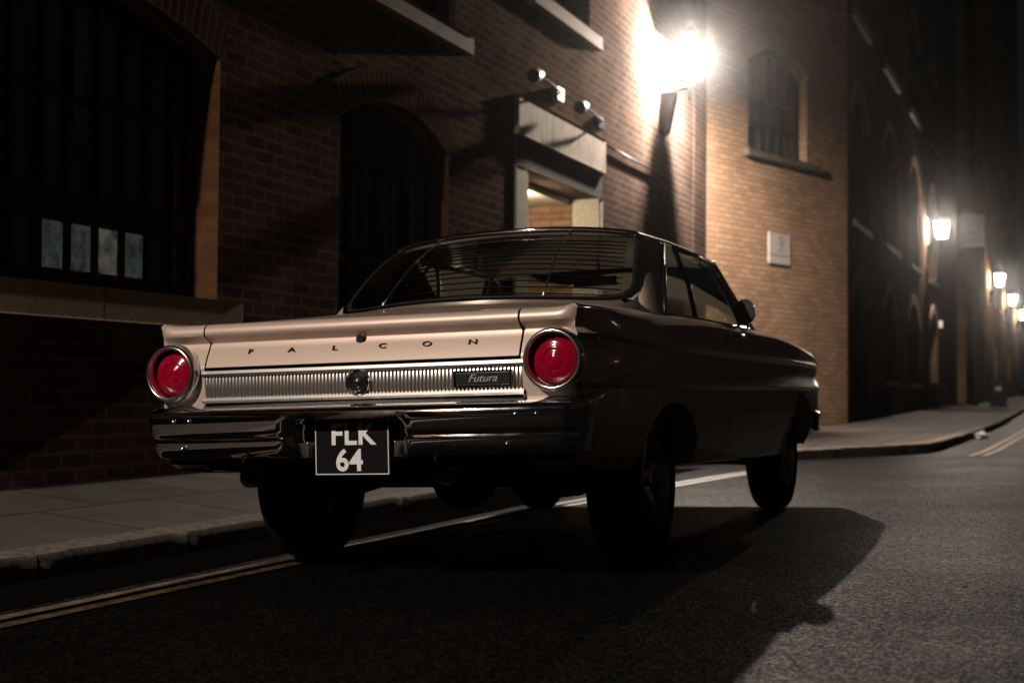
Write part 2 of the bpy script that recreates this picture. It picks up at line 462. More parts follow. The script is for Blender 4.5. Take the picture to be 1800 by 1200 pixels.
bump(nt, b, n1.outputs['Fac'], .6, .01); M['tar'] = m
mb = MB(); mb.grid([[(lerp(-1.42, -.90, t), y, road_z(lerp(-1.42, -.90, t), y) + .004 + (.001 if 0 < t < 1 else 0)) for t in (0, .33, .66, 1)] for y in [lerp(-30, 8.6, k / 40) for k in range(41)]])  # near-black strip added over the road along the kerb
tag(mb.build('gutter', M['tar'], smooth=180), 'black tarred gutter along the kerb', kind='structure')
for YL in ([(-.86, -30), (-.84, -3), (-.80, 0), (-.76, 3.5), (-.64, 5.2), (-.48, 7), (-.33, 8.0)], [(1.30, 10.7), (1.37, 12), (1.42, 15), (1.48, 20), (1.52, 30), (1.55, 120)]):
    YLr = resample(YL, .25)
    for d0, d1 in ((0, .065), (.125, .19)):
        mb = MB(); a = offset(YLr, d0); b_ = offset(YLr, d1)
        mb.grid([[(p[0], p[1], road_z(*p) + .006), (q[0], q[1], road_z(*q) + .006)] for p, q in zip(a, b_)])
        tag(mb.build('yellow_line', M['yellow'], smooth=180), 'worn yellow no-parking line painted along the kerb', kind='structure')

# ------------------------------------------------------------------ buildings
class Frame:
    """a wall's own axes: s along, z up, w outward from the face"""
    def __init__(s, o, d):
        s.o = Vector(o); s.d = Vector(d).normalized(); s.n = Vector((s.d.y, -s.d.x, 0))
    def __call__(s, a, z, w_=0.): return s.o + s.d * a + s.n * w_ + Vector((0, 0, z))
F1 = Frame((X1, 0, 0), (0, 1, 0)); F2 = Frame(S2, D2); F3 = Frame((X3, 0, 0), (0, 1, 0)); F4 = Frame((X4, 0, 0), (0, 1, 0))
def arch_outline(a0, a1, z0, zs, zc, n=14):
    """opening outline: sill z0, springing zs, crown zc"""
    pts = [(a0, z0), (a1, z0), (a1, zs)]
    if zc > zs + .001:
        h = (a1 - a0) / 2; r = (h * h + (zc - zs) ** 2) / (2 * (zc - zs)); cz = zc - r; cx = (a0 + a1) / 2
        t0 = math.asin(min(1, h / r))
        if zc - zs > h: t0 = PI - t0
        for k in range(1, n): 
            t = t0 - 2 * t0 * k / n
            pts.append((cx + r * math.sin(t), cz + r * math.cos(t)))
    pts.append((a0, zs))
    return pts
def wall_mesh(name, F, a0, a1, z0, z1, holes, m, parent, th=.34, mi_reveal=None):
    mb = MB()
    outer = [(a0, z0), (a1, z0), (a1, z1), (a0, z1)]
    loops = [outer] + holes
    flat = [p for lp in loops for p in lp]
    tris = tessellate_polygon([[Vector((p[0], p[1], 0)) for p in lp] for lp in loops])
    for w_ in (0, -th):
        for t in tris: mb.face([F(*flat[i], w_) for i in t], [flat[i] for i in t])
    for hi, lp in enumerate(loops):
        n = len(lp); mb.mi = 1 if hi - 1 in (mi_reveal or ()) else 0
        for i in range(n):
            p, q = lp[i], lp[(i + 1) % n]; L_ = math.hypot(q[0] - p[0], q[1] - p[1])
            vert = abs(q[1] - p[1]) > abs(q[0] - p[0])
            uv = [(0, p[1]), (th, p[1]), (th, q[1]), (0, q[1])] if vert else [(p[0], 0), (p[0], th), (q[0], th), (q[0], 0)]
            mb.face([F(*p, 0), F(*p, -th), F(*q, -th), F(*q, 0)], uv)
    return mb.build(name, m, parent, weld=1e-4)
def fbox(mb, F, a0, a1, z0, z1, w0, w1, bev=0):
    mt = Matrix.Identity(4)
    mt[0][0], mt[1][0], mt[2][0] = F.d; mt[0][1], mt[1][1], mt[2][1] = F.n
    mt[0][3], mt[1][3], mt[2][3] = F.o
    mb.box(a0, a1, w0, w1, z0, z1, bev, mt); return mb
def half_w(out, z):
    """opening's left and right edge at height z"""
    xs_ = []
    for p, q in zip(out, out[1:] + out[:1]):
        if (p[1] - z) * (q[1] - z) <= 0 and abs(p[1] - q[1]) > 1e-6: xs_.append(p[0] + (q[0] - p[0]) * (z - p[1]) / (q[1] - p[1]))
    return (min(xs_), max(xs_)) if xs_ else (0, 0)
def top_at(out, a):
    zs_ = []
    for p, q in zip(out, out[1:] + out[:1]):
        if (p[0] - a) * (q[0] - a) <= 0 and abs(p[0] - q[0]) > 1e-6: zs_.append(p[1] + (q[1] - p[1]) * (a - p[0]) / (q[0] - p[0]))
    return max(zs_) if zs_ else 0
def window(F, out, parent, vbars, hbars, depth=.2, fr=.07, bar=.035, mframe='frame', mpane='pane', sill=None, msill='stone'):
    a0 = min(p[0] for p in out); a1 = max(p[0] for p in out); z0 = min(p[1] for p in out)
    zs = sorted(p[1] for p in out)[2]
    mb = MB()
    n = len(out); c = Vector((sum(p[0] for p in out) / n, sum(p[1] for p in out) / n))
    inn = []
    cx = (a0 + a1) / 2; hw = (a1 - a0) / 2; ztop = max(p[1] for p in out)
    for p in out:
        inn.append((cx + (p[0] - cx) * (hw - fr) / hw, z0 + fr + (p[1] - z0) * (ztop - z0 - 2 * fr) / (ztop - z0)))
    for i in range(n):
        j = (i + 1) % n
        mb.face([F(*out[i], -depth), F(*out[j], -depth), F(*inn[j], -depth), F(*inn[i], -depth)])
        mb.face([F(*inn[i], -depth), F(*inn[j], -depth), F(*inn[j], -depth - .05), F(*inn[i], -depth - .05)])
    for a in vbars:
        wd = bar
        if isinstance(a, tuple): a, wd = a
        fbox(mb, F, a - wd / 2, a + wd / 2, z0 + fr * .5, top_at(inn, a) + .01, -depth - .045, -depth - .003)
    for z in hbars:
        wd = bar
        if isinstance(z, tuple): z, wd = z
        l, r_ = half_w(inn, z); fbox(mb, F, l - .01, r_ + .01, z - wd / 2, z + wd / 2, -depth - .046, -depth - .005)
    wn = mb.build('window', M[mframe], parent)
    mb = MB(); mb.face([F(*p, -depth - .04) for p in inn]); mb.build('pane', M[mpane], wn)
    if sill:
        s0, s1, zb, zt, pr = sill
        mb = MB(); fbox(mb, F, s0, s1, zb, zt, -.19, pr, .008); mb.build('sill', M[msill], wn)
    return wn
def arch_ring(F, out, parent, hgt=.25, proud=.012, m='brick_arch', name='brick_arch'):
    """soldier-brick arch over an opening"""
    pts = [p for p in out[2:]]
    mb = MB(); cx = sum(p[0] for p in (pts[0], pts[-1])) / 2
    apx = max(p[1] for p in pts); h = (pts[0][0] - pts[-1][0]) / 2; ri = apx - pts[0][1]
    r = (h * h + ri * ri) / (2 * ri); cz = apx - r
    acc = 0; rows = []
    for i, p in enumerate(pts):
        d = Vector((p[0] - cx, p[1] - cz)).normalized()
        if i: acc += math.hypot(p[0] - pts[i - 1][0], p[1] - pts[i - 1][1])
        rows.append((p, (p[0] + d.x * hgt, p[1] + d.y * hgt), acc))
    for (p, q, a), (p2, q2, a2) in zip(rows, rows[1:]):
        mb.face([F(*p, proud), F(*q, proud), F(*q2, proud), F(*p2, proud)], [(a, 0), (a, .25), (a2, .25), (a2, 0)])
        mb.face([F(*p, proud), F(*p, -.1), F(*p2, -.1), F(*p2, proud)], [(a, 0), (a, .1), (a2, .1), (a2, 0)])
        mb.face([F(*q, proud), F(*q, -.1), F(*q2, -.1), F(*q2, proud)], [(a, 0), (a, .1), (a2, .1), (a2, 0)])
    return mb.build(name, M[m], parent)

# --- the long warehouse the car is parked beside
W1 = tag(empty('brick_warehouse', (X1, 4, .15)), 'dark red brick warehouse wall behind the parked car, with arched openings and a porch', 'building')
def put(o, root):       # keep world coordinates under a root that is not at the origin
    o.parent = root; o.matrix_parent_inverse = Matrix.Translation(root.location).inverted(); return o
class Kids:
    """collect top-level builds and hang them on the root"""
    def __init__(s, root): s.root = root
    def __enter__(s): s.before = set(bpy.data.objects); return s
    def __exit__(s, *a):
        for o in set(bpy.data.objects) - s.before:
            if o.parent is None and o is not s.root: put(o, s.root)
bigwin = arch_outline(.15, 3.2, 1.23, 2.76, 2.98, 18)
bigdoor = arch_outline(4.79, 6.74, .1, 2.70, 2.95, 18)
porch = [(8.58, .1), (10.92, .1), (10.92, 2.86), (8.58, 2.86)]
upw1 = [(4.95, 3.79), (6.86, 3.79), (6.86, 6.0), (4.95, 6.0)]
upw2 = [(8.75, 4.66), (10.55, 4.66), (10.55, 6.6), (8.75, 6.6)]
farw = arch_outline(-4.6, -1.4, 1.23, 2.76, 2.98, 18)
with Kids(W1):
    wall_mesh('wall', F1, -14, 16.0, -.2, 11, [bigwin, bigdoor, porch, upw1, upw2, farw], [M['brick_wall'], M['brick_jamb']], None, mi_reveal=(0, 1, 5))
    # big multi-pane window: a row of low lights under a deep transom, tall grid above
    vb = [(a, .03) for a in (.55, .80, 1.04, 1.28, 1.52, 1.755, 1.995, 2.235, 2.48, 2.725, 2.965)]
    wn = window(F1, bigwin, None, vb, [(1.69, .16), (2.30, .04), (1.27, .13)], depth=.17, fr=.09, mframe='frame')
    mb = MB(); fbox(mb, F1, -.1, 1.94, 1.05, 1.228, -.16, .11, .006); fbox(mb, F1, 1.946, 3.33, 1.05, 1.228, -.16, .11, .006); mb.build('sill', M['stone'], wn)
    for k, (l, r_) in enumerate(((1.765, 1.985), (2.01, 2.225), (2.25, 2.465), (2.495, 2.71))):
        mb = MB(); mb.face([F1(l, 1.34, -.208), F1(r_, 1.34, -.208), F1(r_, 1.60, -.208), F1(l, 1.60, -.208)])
        o = mb.build('lit_pane', M['lit_warm'] if k == 2 else M['lit_blue'], wn)  # glow painted into the pane's emission
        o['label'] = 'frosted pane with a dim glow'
    arch_ring(F1, bigwin, None, .27)
    wn = window(F1, farw, None, [(a, .05) for a in (-4.1, -3.6, -3.1, -2.6, -2.1, -1.7)], [(1.80, .16), (2.30, .04)], depth=.17, fr=.09)
    mb = MB(); fbox(mb, F1, -4.8, -1.2, 1.05, 1.228, -.16, .11, .006); mb.build('sill', M['stone'], wn)
    # double doors with tall glazed slits
    mb = MB(); mb.face([F1(*p, -.2) for p in bigdoor]); dr = mb.build('door', M['frame2'], None)
    mb = MB()
    for a in (4.83, 5.24, 5.76, 6.28, 6.70): fbox(mb, F1, a - .045, a + .045, .12, top_at(bigdoor, a) - .01, -.2, -.165)
    for z in (.3, 1.1, 1.68, 2.5): fbox(mb, F1, 4.8, 6.73, z - .05, z + .05, -.2, -.17)
    mb.build('door_frame', M['frame2'], dr)
    mb = MB()
    for a in (4.9, 5.3, 5.82, 6.34):
        for k in (0, 1):
            l = a + k * .19; fbox(mb, F1, l, l + .15, 1.8, 2.42, -.2, -.19)
    mb.build('pane', M['pane_cool'], dr)
    mb = MB(); fbox(mb, F1, 4.84, 5.22, 1.665, 1.69, -.165, -.15); mb.build('rail', M['grey_metal'], dr)
    arch_ring(F1, bigdoor, None, .26)
    # upper windows with deep stone sills
    window(F1, upw1, None, [5.35, (5.9, .06), 6.45], [4.5, 5.2], depth=.18, sill=(4.72, 7.04, 3.63, 3.785, .10), msill='stone_mid')
    window(F1, upw2, None, [9.0, 9.25, 9.5, (9.75, .05), 10.0, 10.25], [5.2, 5.9], depth=.12, mpane='pane_cool', sill=(8.57, 10.73, 4.50, 4.655, .10), msill='stone_mid')
    # porch: stone slab, dark lintel, pale jambs, brick back wall
    mb = MB(); fbox(mb, F1, 8.28, 11.02, 3.16, 3.54, -.05, .05, .008); o = mb.build('canopy_slab', M['stone_slab'], None); o['label'] = 'stained pale stone canopy slab'
    mb = MB(); fbox(mb, F1, 8.30, 11.0, 2.862, 3.157, -.05, .018, .004); mb.build('lintel', M['dark_paint_stone'], None)
    mb = MB(); fbox(mb, F1, 8.30, 8.577, .1, 2.859, -.05, .02, .006); mb.build('jamb', M['white_render'], None)
    mb = MB(); fbox(mb, F1, 10.923, 11.0, .1, 2.859, -.05, .02, .006); mb.build('jamb', M['white_render'], None)
    mb = MB()
    mb.face([F1(8.4, .1, -.95), F1(11.1, .1, -.95), F1(11.1, 2.9, -.95), F1(8.4, 2.9, -.95)], [(8.4, .1), (11.1, .1), (11.1, 2.9), (8.4, 2.9)])
    mb.build('porch_back_wall', M['brick_yellow'], None)
    for a_ in (10.90, 8.60):
        mb = MB(); mb.face([F1(a_, .1, -.94), F1(a_, .1, -.30), F1(a_, 2.81, -.30), F1(a_, 2.81, -.94)], [(0, .1), (.64, .1), (.64, 2.81), (0, 2.81)]); mb.build('porch_side_wall', M['brick_yellow'], None, weld=0)
    mb = MB(); fbox(mb, F1, 8.585, 10.915, 2.80, 2.855, -.94, -.345); mb.build('porch_soffit', M['white_render'], None)
    for a_ in (10.87, 8.581): 
        mb = MB(); fbox(mb, F1, a_, a_ + .048, .1, 2.855, -.30, .015, .004); mb.build('porch_lining', M['white_render'], None)
    mb = MB(); fbox(mb, F1, 15.22, 15.98, -.1, 11, -.02, .008); o = mb.build('pilaster', M['brick_wall'], None)
    me = o.data
    for p in me.polygons:
        for li in p.loop_indices:
            co = me.vertices[me.loops[li].vertex_index].co; me.uv_layers[0].data[li].uv = (co.y + co.x, co.z)
# cable along the wall
mb = MB(); mb.tube([(X1 + .03, 11.03, 3.50), (X1 + .03, 12.2, 3.492), (X1 + .03, 13.45, 3.51)], .014, 6)
tag(mb.build('wall_cable', M['iron'], smooth=180), 'thin black cable running along the brick wall below the lit lantern', 'cable')

# --- canted building lit orange by the lantern
W2 = tag(empty('corner_building', tuple(S2 + D2 * 2.2 + Vector((0, 0, .1)))), 'yellow brick building at the bend, lit orange beside the bright lantern', 'building')
w2win = arch_outline(1.19, 3.06, 4.41, 5.80, 6.08, 14)
with Kids(W2):
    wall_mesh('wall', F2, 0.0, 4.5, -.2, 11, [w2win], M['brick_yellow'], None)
    window(F2, w2win, None, [1.56, 1.86, (2.13, .05), 2.42, 2.72], [4.85, 5.3], depth=.14, fr=.08, mpane='pane_cool', mframe='frame', sill=(1.06, 3.40, 4.29, 4.40, .09), msill='stone_dark')
    o = arch_ring(F2, w2win, None, .27, .03, 'brick_arch_far', 'hood_arch')
# return wall that closes the corner against the next terrace
# --- terrace with arched windows
W3 = tag(empty('brick_terrace', (X3, 29, .1)), 'dark brick terrace with tall arched windows receding down the street', 'building')
lows = [(20.72, 22.9, .12, 2.2, 2.74), (25.25, 27.4, .98, 2.25, 2.78), (29.85, 32.5, .96, 2.25, 2.82), (35.35, 37.7, .96, 2.3, 2.88)]
ups = [(20.75, 22.85, 3.7, 5.5, 6.1), (25.3, 27.6, 3.75, 5.6, 6.2), (30.2, 32.4, 3.75, 5.6, 6.2), (35.2, 37.4, 3.75, 5.6, 6.2)]
tops = [(a, b_, 7.4, 9.2, 9.8) for a, b_, *_ in ups]
outs = [arch_outline(*t, 12) for t in lows + ups + tops]
with Kids(W3):
    wall_mesh('wall', F3, 20.26, 45, -.2, 17, outs, M['brick_dark'], None)
    for i, out in enumerate(outs):
        a0 = min(p[0] for p in out); a1 = max(p[0] for p in out); z0 = min(p[1] for p in out)
        if i == 0:
            mb = MB(); mb.face([F3(*p, -.2) for p in out]); dr = mb.build('door', M['frame2'], None)
            mb = MB(); fbox(mb, F3, (a0 + a1) / 2 - .04, (a0 + a1) / 2 + .04, .13, 2.6, -.2, -.16); mb.build('door_frame', M['frame2'], dr)
        else:
            window(F3, out, None, [lerp(a0, a1, .33), lerp(a0, a1, .67)], [lerp(z0, z0 + 1.6, .4), lerp(z0, z0 + 1.6, .8)], depth=.2, fr=.08, sill=(a0 - .15, a1 + .15, z0 - .13, z0 - .005, .08), msill='stone_dark')
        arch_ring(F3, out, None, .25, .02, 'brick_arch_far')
# --- far row that steps forward
W4 = tag(empty('far_building', (X4, 60, .3)), 'tall far building stepping forward beyond the terrace, its wall dotted with lit lanterns', 'building')
fw_ = [arch_outline(a, a + 2.0, 1.3, 2.6, 3.0, 8) for a in (47.5, 56.5, 69.5)] + [[(a, 4.2), (a + 1.8, 4.2), (a + 1.8, 6.4), (a, 6.4)] for a in (47.6, 57, 61, 70)]
with Kids(W4):
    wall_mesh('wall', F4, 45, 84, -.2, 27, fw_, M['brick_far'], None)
    FE = Frame((X3 - .4, 45, 0), (1, 0, 0))
    wall_mesh('end_wall', FE, 0, .4 + (X4 - X3) - .001, -.2, 27, [], M['brick_far'], None)
    for out in fw_:
        a0 = min(p[0] for p in out); a1 = max(p[0] for p in out)
        window(F4, out, None, [(a0 + a1) / 2], [min(p[1] for p in out) + .9], depth=.2)
    FC = Frame((X4, 84, 0), (1, 0, 0))

# --- the other side of the street: added out of view, near-black to keep the car's flank dark
F5 = Frame((7.6, 60, 0), (0, -1, 0))
W5 = tag(empty('opposite_building', (7.6, 30, 0)), 'unlit brick building across the road from the parked car', 'building')
ow = [[(a, z), (a + 1.3, z), (a + 1.3, z + 2), (a, z + 2)] for a in range(4, 84, 5) for z in (1.2, 5.0)]
with Kids(W5):
    wall_mesh('wall', F5, 0, 86, -.3, 13, ow, M['brick_black'], None)
    mb = MB()
    for o_ in ow: mb.face([F5(*p, -.2) for p in o_])
    o = mb.build('window', M['pane'], None); o['kind'] = 'stuff'

# ------------------------------------------------------------------ wall lanterns
def make_lantern(power):
    root = empty('wall_lantern')
    # root origin: on the wall face at the bracket's foot; +x points out of the wall
    mb = MB()
    mb.prism([(-.02, 0.0), (.07, 0.0), (.10, .05), (.20, .50), (.20, .54), (-.02, .54)], .20, lambda u, v, w_: (u, w_ - .10, v))
    mb.build('wall_bracket', M['iron'], root)
    mb = MB(); mb.tube([(.15, 0, .545), (.28, 0, .575), (.40, 0, .585)], .016, 8); mb.tube([(.15, 0, .545), (.2, 0, .60), (.30, 0, .60), (.36, 0, .578)], .01, 6)
    mb.build('arm', M['iron'], root, 60)
    c = .38
    mb = MB(); mb.lathe([(.001, .42), (.028, .43), (.036, .46), (.022, .50), (.022, .60), (.05, .64), (.075, .67), (.14, .685), (.14, .70), (.001, .70)], 16, (c, 0, 0), 'Z')
    mb.build('base_cup', M['iron'], root, 40)
    b0, b1, z0, z1 = .110, .180, .70, 1.12
    mb = MB()
    for sx in (-1, 1):
        for sy in (-1, 1): mb.tube([(c + sx * b0, sy * b0, z0), (c + sx * b1, sy * b1, z1)], .010, 6)
    for z, h in ((z0, b0), (z1, b1)):
        for s_ in (-1, 1):
            mb.tube([(c - h, s_ * h, z), (c + h, s_ * h, z)], .010, 6); mb.tube([(c + s_ * h, -h, z), (c + s_ * h, h, z)], .010, 6)
    fr = mb.build('lantern_frame', M['iron'], root)
    mb = MB(); q = .985
    for sx, sy in ((1, 0), (-1, 0), (0, 1), (0, -1)):
        if sx: mb.face([(c + sx * b0 * q, -b0, z0), (c + sx * b0 * q, b0, z0), (c + sx * b1 * q, b1, z1), (c + sx * b1 * q, -b1, z1)])
        else: mb.face([(c - b0, sy * b0 * q, z0), (c + b0, sy * b0 * q, z0), (c + b1, sy * b1 * q, z1), (c - b1, sy * b1 * q, z1)])
    mb.build('glass', M['lantern_glass'], root, weld=0)
    mb = MB(); hz = lambda z: lerp(b0, b1, (z - z0) / (z1 - z0)) * .97
    for dy in (0, -.006): mb.face([(c - hz(.95) + .01, hz(.95) + dy, .95), (c + hz(.95) - .01, hz(.95) + dy, .95), (c + b1 - .012, b1 * .97 + dy, z1), (c - b1 + .012, b1 * .97 + dy, z1)])
    mb.build('shade_plate', M['smoked'], root, weld=0)  # unseen plate added to dim the bulb's light on the wall beyond
    mb = MB(); rows = []
    for h, z in ((.205, 1.125), (.205, 1.145), (.13, 1.22), (.075, 1.27), (.075, 1.30), (.10, 1.315), (.045, 1.36), (.012, 1.39)):
        rows.append([(c - h, -h, z), (c + h, -h, z), (c + h, h, z), (c - h, h, z)])
    R = mb.grid(rows, close_u=True); mb.bm.faces.new(R[-1]); mb.bm.faces.new(R[0])
    mb.tube([(c, 0, 1.38), (c, 0, 1.48)], .012, 6); mb.build('cap', M['iron'], root)
    li = bpy.data.lights.new('bulb', 'POINT'); li.energy = power; li.color = (1, .85, .725); li.shadow_soft_size = .045
    lo = bpy.data.objects.new('bulb', li); COL.objects.link(lo); lo.parent = root; lo.location = (c, 0, .98)
    return root
LAMP = make_lantern(5200)
LZ = 4.04
LG = 'wall lanterns along the brick street'
tag(LAMP, 'brightly glowing street lantern nearest the car, above the porch end of the wall', 'wall lantern', LG)
LAMP.location = (X1, 13.55, LZ)
def lamp_copy(x, y, z, label, power):
    o = copy_tree(LAMP); o.location = (x, y, z); o['label'] = label
    for ch in o.children:
        if ch.type == 'LIGHT': ch.data = ch.data.copy(); ch.data.energy = power
    return o
lamp_copy(X3, 34.5, LZ + .0, 'lit street lantern on the dark terrace, left of the hanging square sign', 1300)
lamp_copy(X4, 52.6, LZ + .02, 'lit lantern on the far wall above the black litter bin', 520)
lamp_copy(X4, 65.2, LZ + .02, 'small lit lantern on the far wall, between two other lanterns', 520)
lamp_copy(X4, 79.0, LZ + .02, 'smallest and lowest lit lantern at the right edge of the street', 520)
REAR = lamp_copy(X1, -7.2, LZ, 'lit wall lantern behind the camera that lights the back of the car', 2650)

# porch ceiling lamp
PL = tag(empty('porch_lamp', (X1 - .6, 9.7, 2.795)), 'small ceiling lamp inside the pale porch', 'lamp')
mb = MB(); mb.lathe([(.001, -.03), (.07, -.03), (.085, -.015), (.085, .005)], 20, (0, 0, 0), 'Z'); mb.build('diffuser', mat('porch_lamp_diffuser', (.8, .8, .75), .5, emis=(1, .85, .62), estr=3), PL, 60)
li = bpy.data.lights.new('bulb', 'POINT'); li.energy = 45; li.color = (1, .80, .55); li.shadow_soft_size = .06
lo = bpy.data.objects.new('bulb', li); COL.objects.link(lo); lo.parent = PL; lo.location = (0, 0, -.11)

# floodlights / cameras over the porch
def make_flood(m_plate):
    root = empty('security_floodlight')
    mb = MB(); mb.box(0, .07, 1.0, 1.2, -.07, .07, .008); mb.build('mounting_plate', M[m_plate], root)
    mb = MB(); mb.tube([(.05, 1.08, 0), (.12, .95, .0), (.17, .45, .0), (.17, .10, .0)], .012, 10); mb.build('arm', M['flood_black'], root, 60)
    mb = MB(); a = Vector((.18, .13, .0)); d = Vector((.10, -.95, -.25)).normalized()
    mb.tube([a - d * .05, a - d * .03, a + d * .03, a + d * .15, a + d * .19], .08, 20, True, [.025, .05, .06, .065, .07]); mb.build('housing', M['grey_metal'], root, 45)
    mb = MB(); mb.tube([a + d * .191, a + d * .198], .08, 20, True, [.064, .060]); mb.build('lens', M['pane'], root, 45)
    return root
fl = make_flood('grey_metal'); fl.location = (X1, 8.32, 3.75)
tag(fl, 'left of two security floodlights above the porch, over the slab corner', 'floodlight', 'floodlights over the porch')
f2 = make_flood('flood_black'); f2.location = (X1, 9.70, 3.70)
tag(f2, 'right floodlight of the pair, over the middle of the porch slab', 'floodlight', 'floodlights over the porch')

# notice on the canted wall
NB = tag(empty('wall_notice', tuple(F2(2.13, 2.72, .02))), 'pale rectangular notice fixed to the orange brick wall', 'sign')
def on_wall(F, me, a, z, w_):
    mt = Matrix.Identity(4)
    mt[0][0], mt[1][0], mt[2][0] = F.d; mt[0][1], mt[1][1], mt[2][1] = (0, 0, 1); mt[0][2], mt[1][2], mt[2][2] = F.n
    p = F(a, z, w_); mt[0][3], mt[1][3], mt[2][3] = p
    me.transform(mt); return me
with Kids(NB):
    mb = MB(); fbox(mb, F2, 1.81, 2.46, 2.84, 3.19, .002, .02, .003); fbox(mb, F2, 1.81, 2.46, 2.70, 2.832, .002, .02, .003); mb.build('board', mat('notice_white', (.36, .335, .31), .6))
    link('symbol', on_wall(F2, text_mesh('9', .36, .002, .006), 2.16, 3.01, .0225), mat('notice_grey', (.24, .22, .205), .6))
# hanging sign
HS = tag(empty('hanging_sign', (X4, 37.6, 5.1)), 'pale square hanging sign beyond the second lantern', 'sign')
with Kids(HS):
    mb = MB(); mb.box(-.66, .04, 37.6, 37.64, 4.80, 5.72, .01); mb.build('board', mat('sign_board', (.075, .075, .07), .6))
    mb = MB(); mb.lathe([(.13, 37.596), (.13, 37.59), (.19, 37.59), (.19, 37.596)], 24, (-.3, 0, 5.35), 'Y'); mb.box(-.52, -.1, 37.59, 37.598, 4.98, 5.03); mb.build('emblem', mat('sign_emblem', (.05, .045, .04), .6))
    mb = MB(); mb.tube([(X3, 37.62, 5.78), (.04, 37.62, 5.78)], .02, 8); mb.build('arm', M['iron'])
# post, bin, alarm box, litter
pz = pave_wall_z(40)
mb = MB(); mb.tube([(-.40, 40, pz - .05), (-.40, 40, 2.75)], .045, 10); mb.lathe([(.07, pz - .02), (.07, pz + .12), (.05, pz + .16)], 12, (-.40, 40, 0), 'Z')
tag(mb.build('street_post', M['iron'], smooth=60), 'slim black post standing on the far pavement left of the bin', 'post')
bz = lerp(kerb_top((1.0, 42)), pave_wall_z(42), .5)
BN = tag(empty('litter_bin', (.17, 42, bz)), 'black square litter bin on the far pavement', 'bin')
with Kids(BN):
    mb = MB(); mb.box(-.07, .41, 41.76, 42.24, bz - .02, bz + .86, .02); mb.build('bin_body', M['iron'])
    mb = MB(); mb.box(-.10, .44, 41.73, 42.27, bz + .98, bz + 1.06, .02); 
    for sx in (-.06, .38):
        for sy in (41.78, 42.2): mb.box(sx, sx + .02, sy, sy + .02, bz + .86, bz + .98)
    mb.build('bin_top', M['iron'])
    mb = MB(); mb.box(.09, .26, 41.752, 41.757, bz + .5, bz + .62); mb.build('bin_label', mat('bin_gold', (.35, .3, .2), .5))
mb = MB(); mb.box(X3, X3 + .1, 38.1, 38.35, 2.55, 2.75, .01); tag(mb.build('alarm_box', mat('alarm_white', (.7, .65, .55), .4)), 'small pale box on the wall beneath the second lantern', 'box')
bm = bmesh.new(); bmesh.ops.create_icosphere(bm, subdivisions=3, radius=.075)
for v in bm.verts:
    v.co *= 1 + .35 * math.sin(v.co.x * 60 + 1) * math.cos(v.co.y * 70) + .2 * math.sin(v.co.z * 90); v.co.z *= .6; v.co.x *= 1.25
me = bpy.data.meshes.new('paper_litter'); bm.to_mesh(me); bm.free()
o = link('paper_litter', me, mat('white_paper', (.5, .5, .52), .7), None, 40); o.location = (1.08, 17.1, road_z(1.08, 17.1) + .045)
tag(o, 'crumpled white paper lying in the gutter by the far kerb', 'litter')
# tuft of weeds at the foot of the wall
mb = MB(); rng = random.Random(5)
for k in range(60):
    bx, by = X1 + .05 + rng.uniform(0, .07), 3.55 + rng.uniform(-.16, .16); h = rng.uniform(.05, .14); l = rng.uniform(-.06, .06); o_ = rng.uniform(.0, .07)
    z = .15; t = rng.uniform(-.015, .015)
    mb.face([(bx, by - .006, z), (bx, by + .006, z), (bx + o_, by + l + .004, z + h), (bx + o_, by + l - .004, z + h)])
tag(mb.build('weed_tuft', mat('weed_green', (.06, .10, .025), .7), weld=0), 'tuft of green weeds at the foot of the brick wall', 'weeds')

# ------------------------------------------------------------------ the car (x right, y forward from the tail, z up)
CAR = tag(empty('parked_car'), 'beige two-door hardtop classic coupe with round red tail lights parked half over yellow lines', 'car')
CAR.rotation_euler = (0, -CAMB, 0)
HW = [(0, .812), (.02, .820), (.07, .840), (.16, .855), (.6, .884), (1.5, .904), (2.5, .907), (3.5, .900), (4.2, .882), (4.45, .868), (4.56, .845)]
ZC = [(0, .856), (.6, .846), (1.6, .833), (2.8, .829), (4.1, .825), (4.56, .815)]
ZT = [(0, .943), (.1, .945), (.5, .950), (.8, .956), (1.2, .972), (1.6, .984), (2.9, .984), (3.2, .978), (3.7, .957), (4.1, .932), (4.4, .912), (4.56, .897)]
XT = [(0, .806), (.02, .808), (.10, .822), (.3, .828), (.8, .815), (1.2, .795), (1.6, .782), (2.9, .782), (3.2, .795), (4.1, .80), (4.4, .795), (4.56, .785)]
ZL = [(0, .690), (2, .688), (4.56, .690)]
ZB = [(0, .45), (.12, .42), (.35, .40), (1.3, .372), (2.0, .357), (3.3, .335), (4.1, .36), (4.35, .43), (4.56, .47)]
WY = (.93, 3.72); WR = .335
def flank_profile(y):
    hw, zc, zt, xt, zl, zb = (tab(t, y) for t in (HW, ZC, ZT, XT, ZL, ZB))
    P = [(xt, zt), (xt + .014, zt - .004), (lerp(xt, hw, .58), zt - .018), (hw - .012, zt - .045), (hw - .013, zc + .018), (hw - .004, zc + .006), (hw, zc), (hw - .006, zc - .008), (hw - .017, zc - .02),
         (hw - .022, lerp(zc, zl, .5)), (hw - .012, zl + .028), (hw + .000, zl + .012), (hw + .006, zl), (hw + .002, zl - .010), (hw - .010, zl - .020), (hw - .006, .62), (hw - .006, .56), (hw - .016, .48), (hw - .04, .41), (hw - .065, zb)]
    return P
def arch_z(y):
    z = tab(ZB, y)
    for cy, rx, top in ((WY[0], .40, .622), (WY[1], .40, .660)):
        t = (y - cy) / rx
        if abs(t) < 1: z = max(z, .31 + (top - .31) * math.sqrt(1 - t * t) ** .9)
    return z
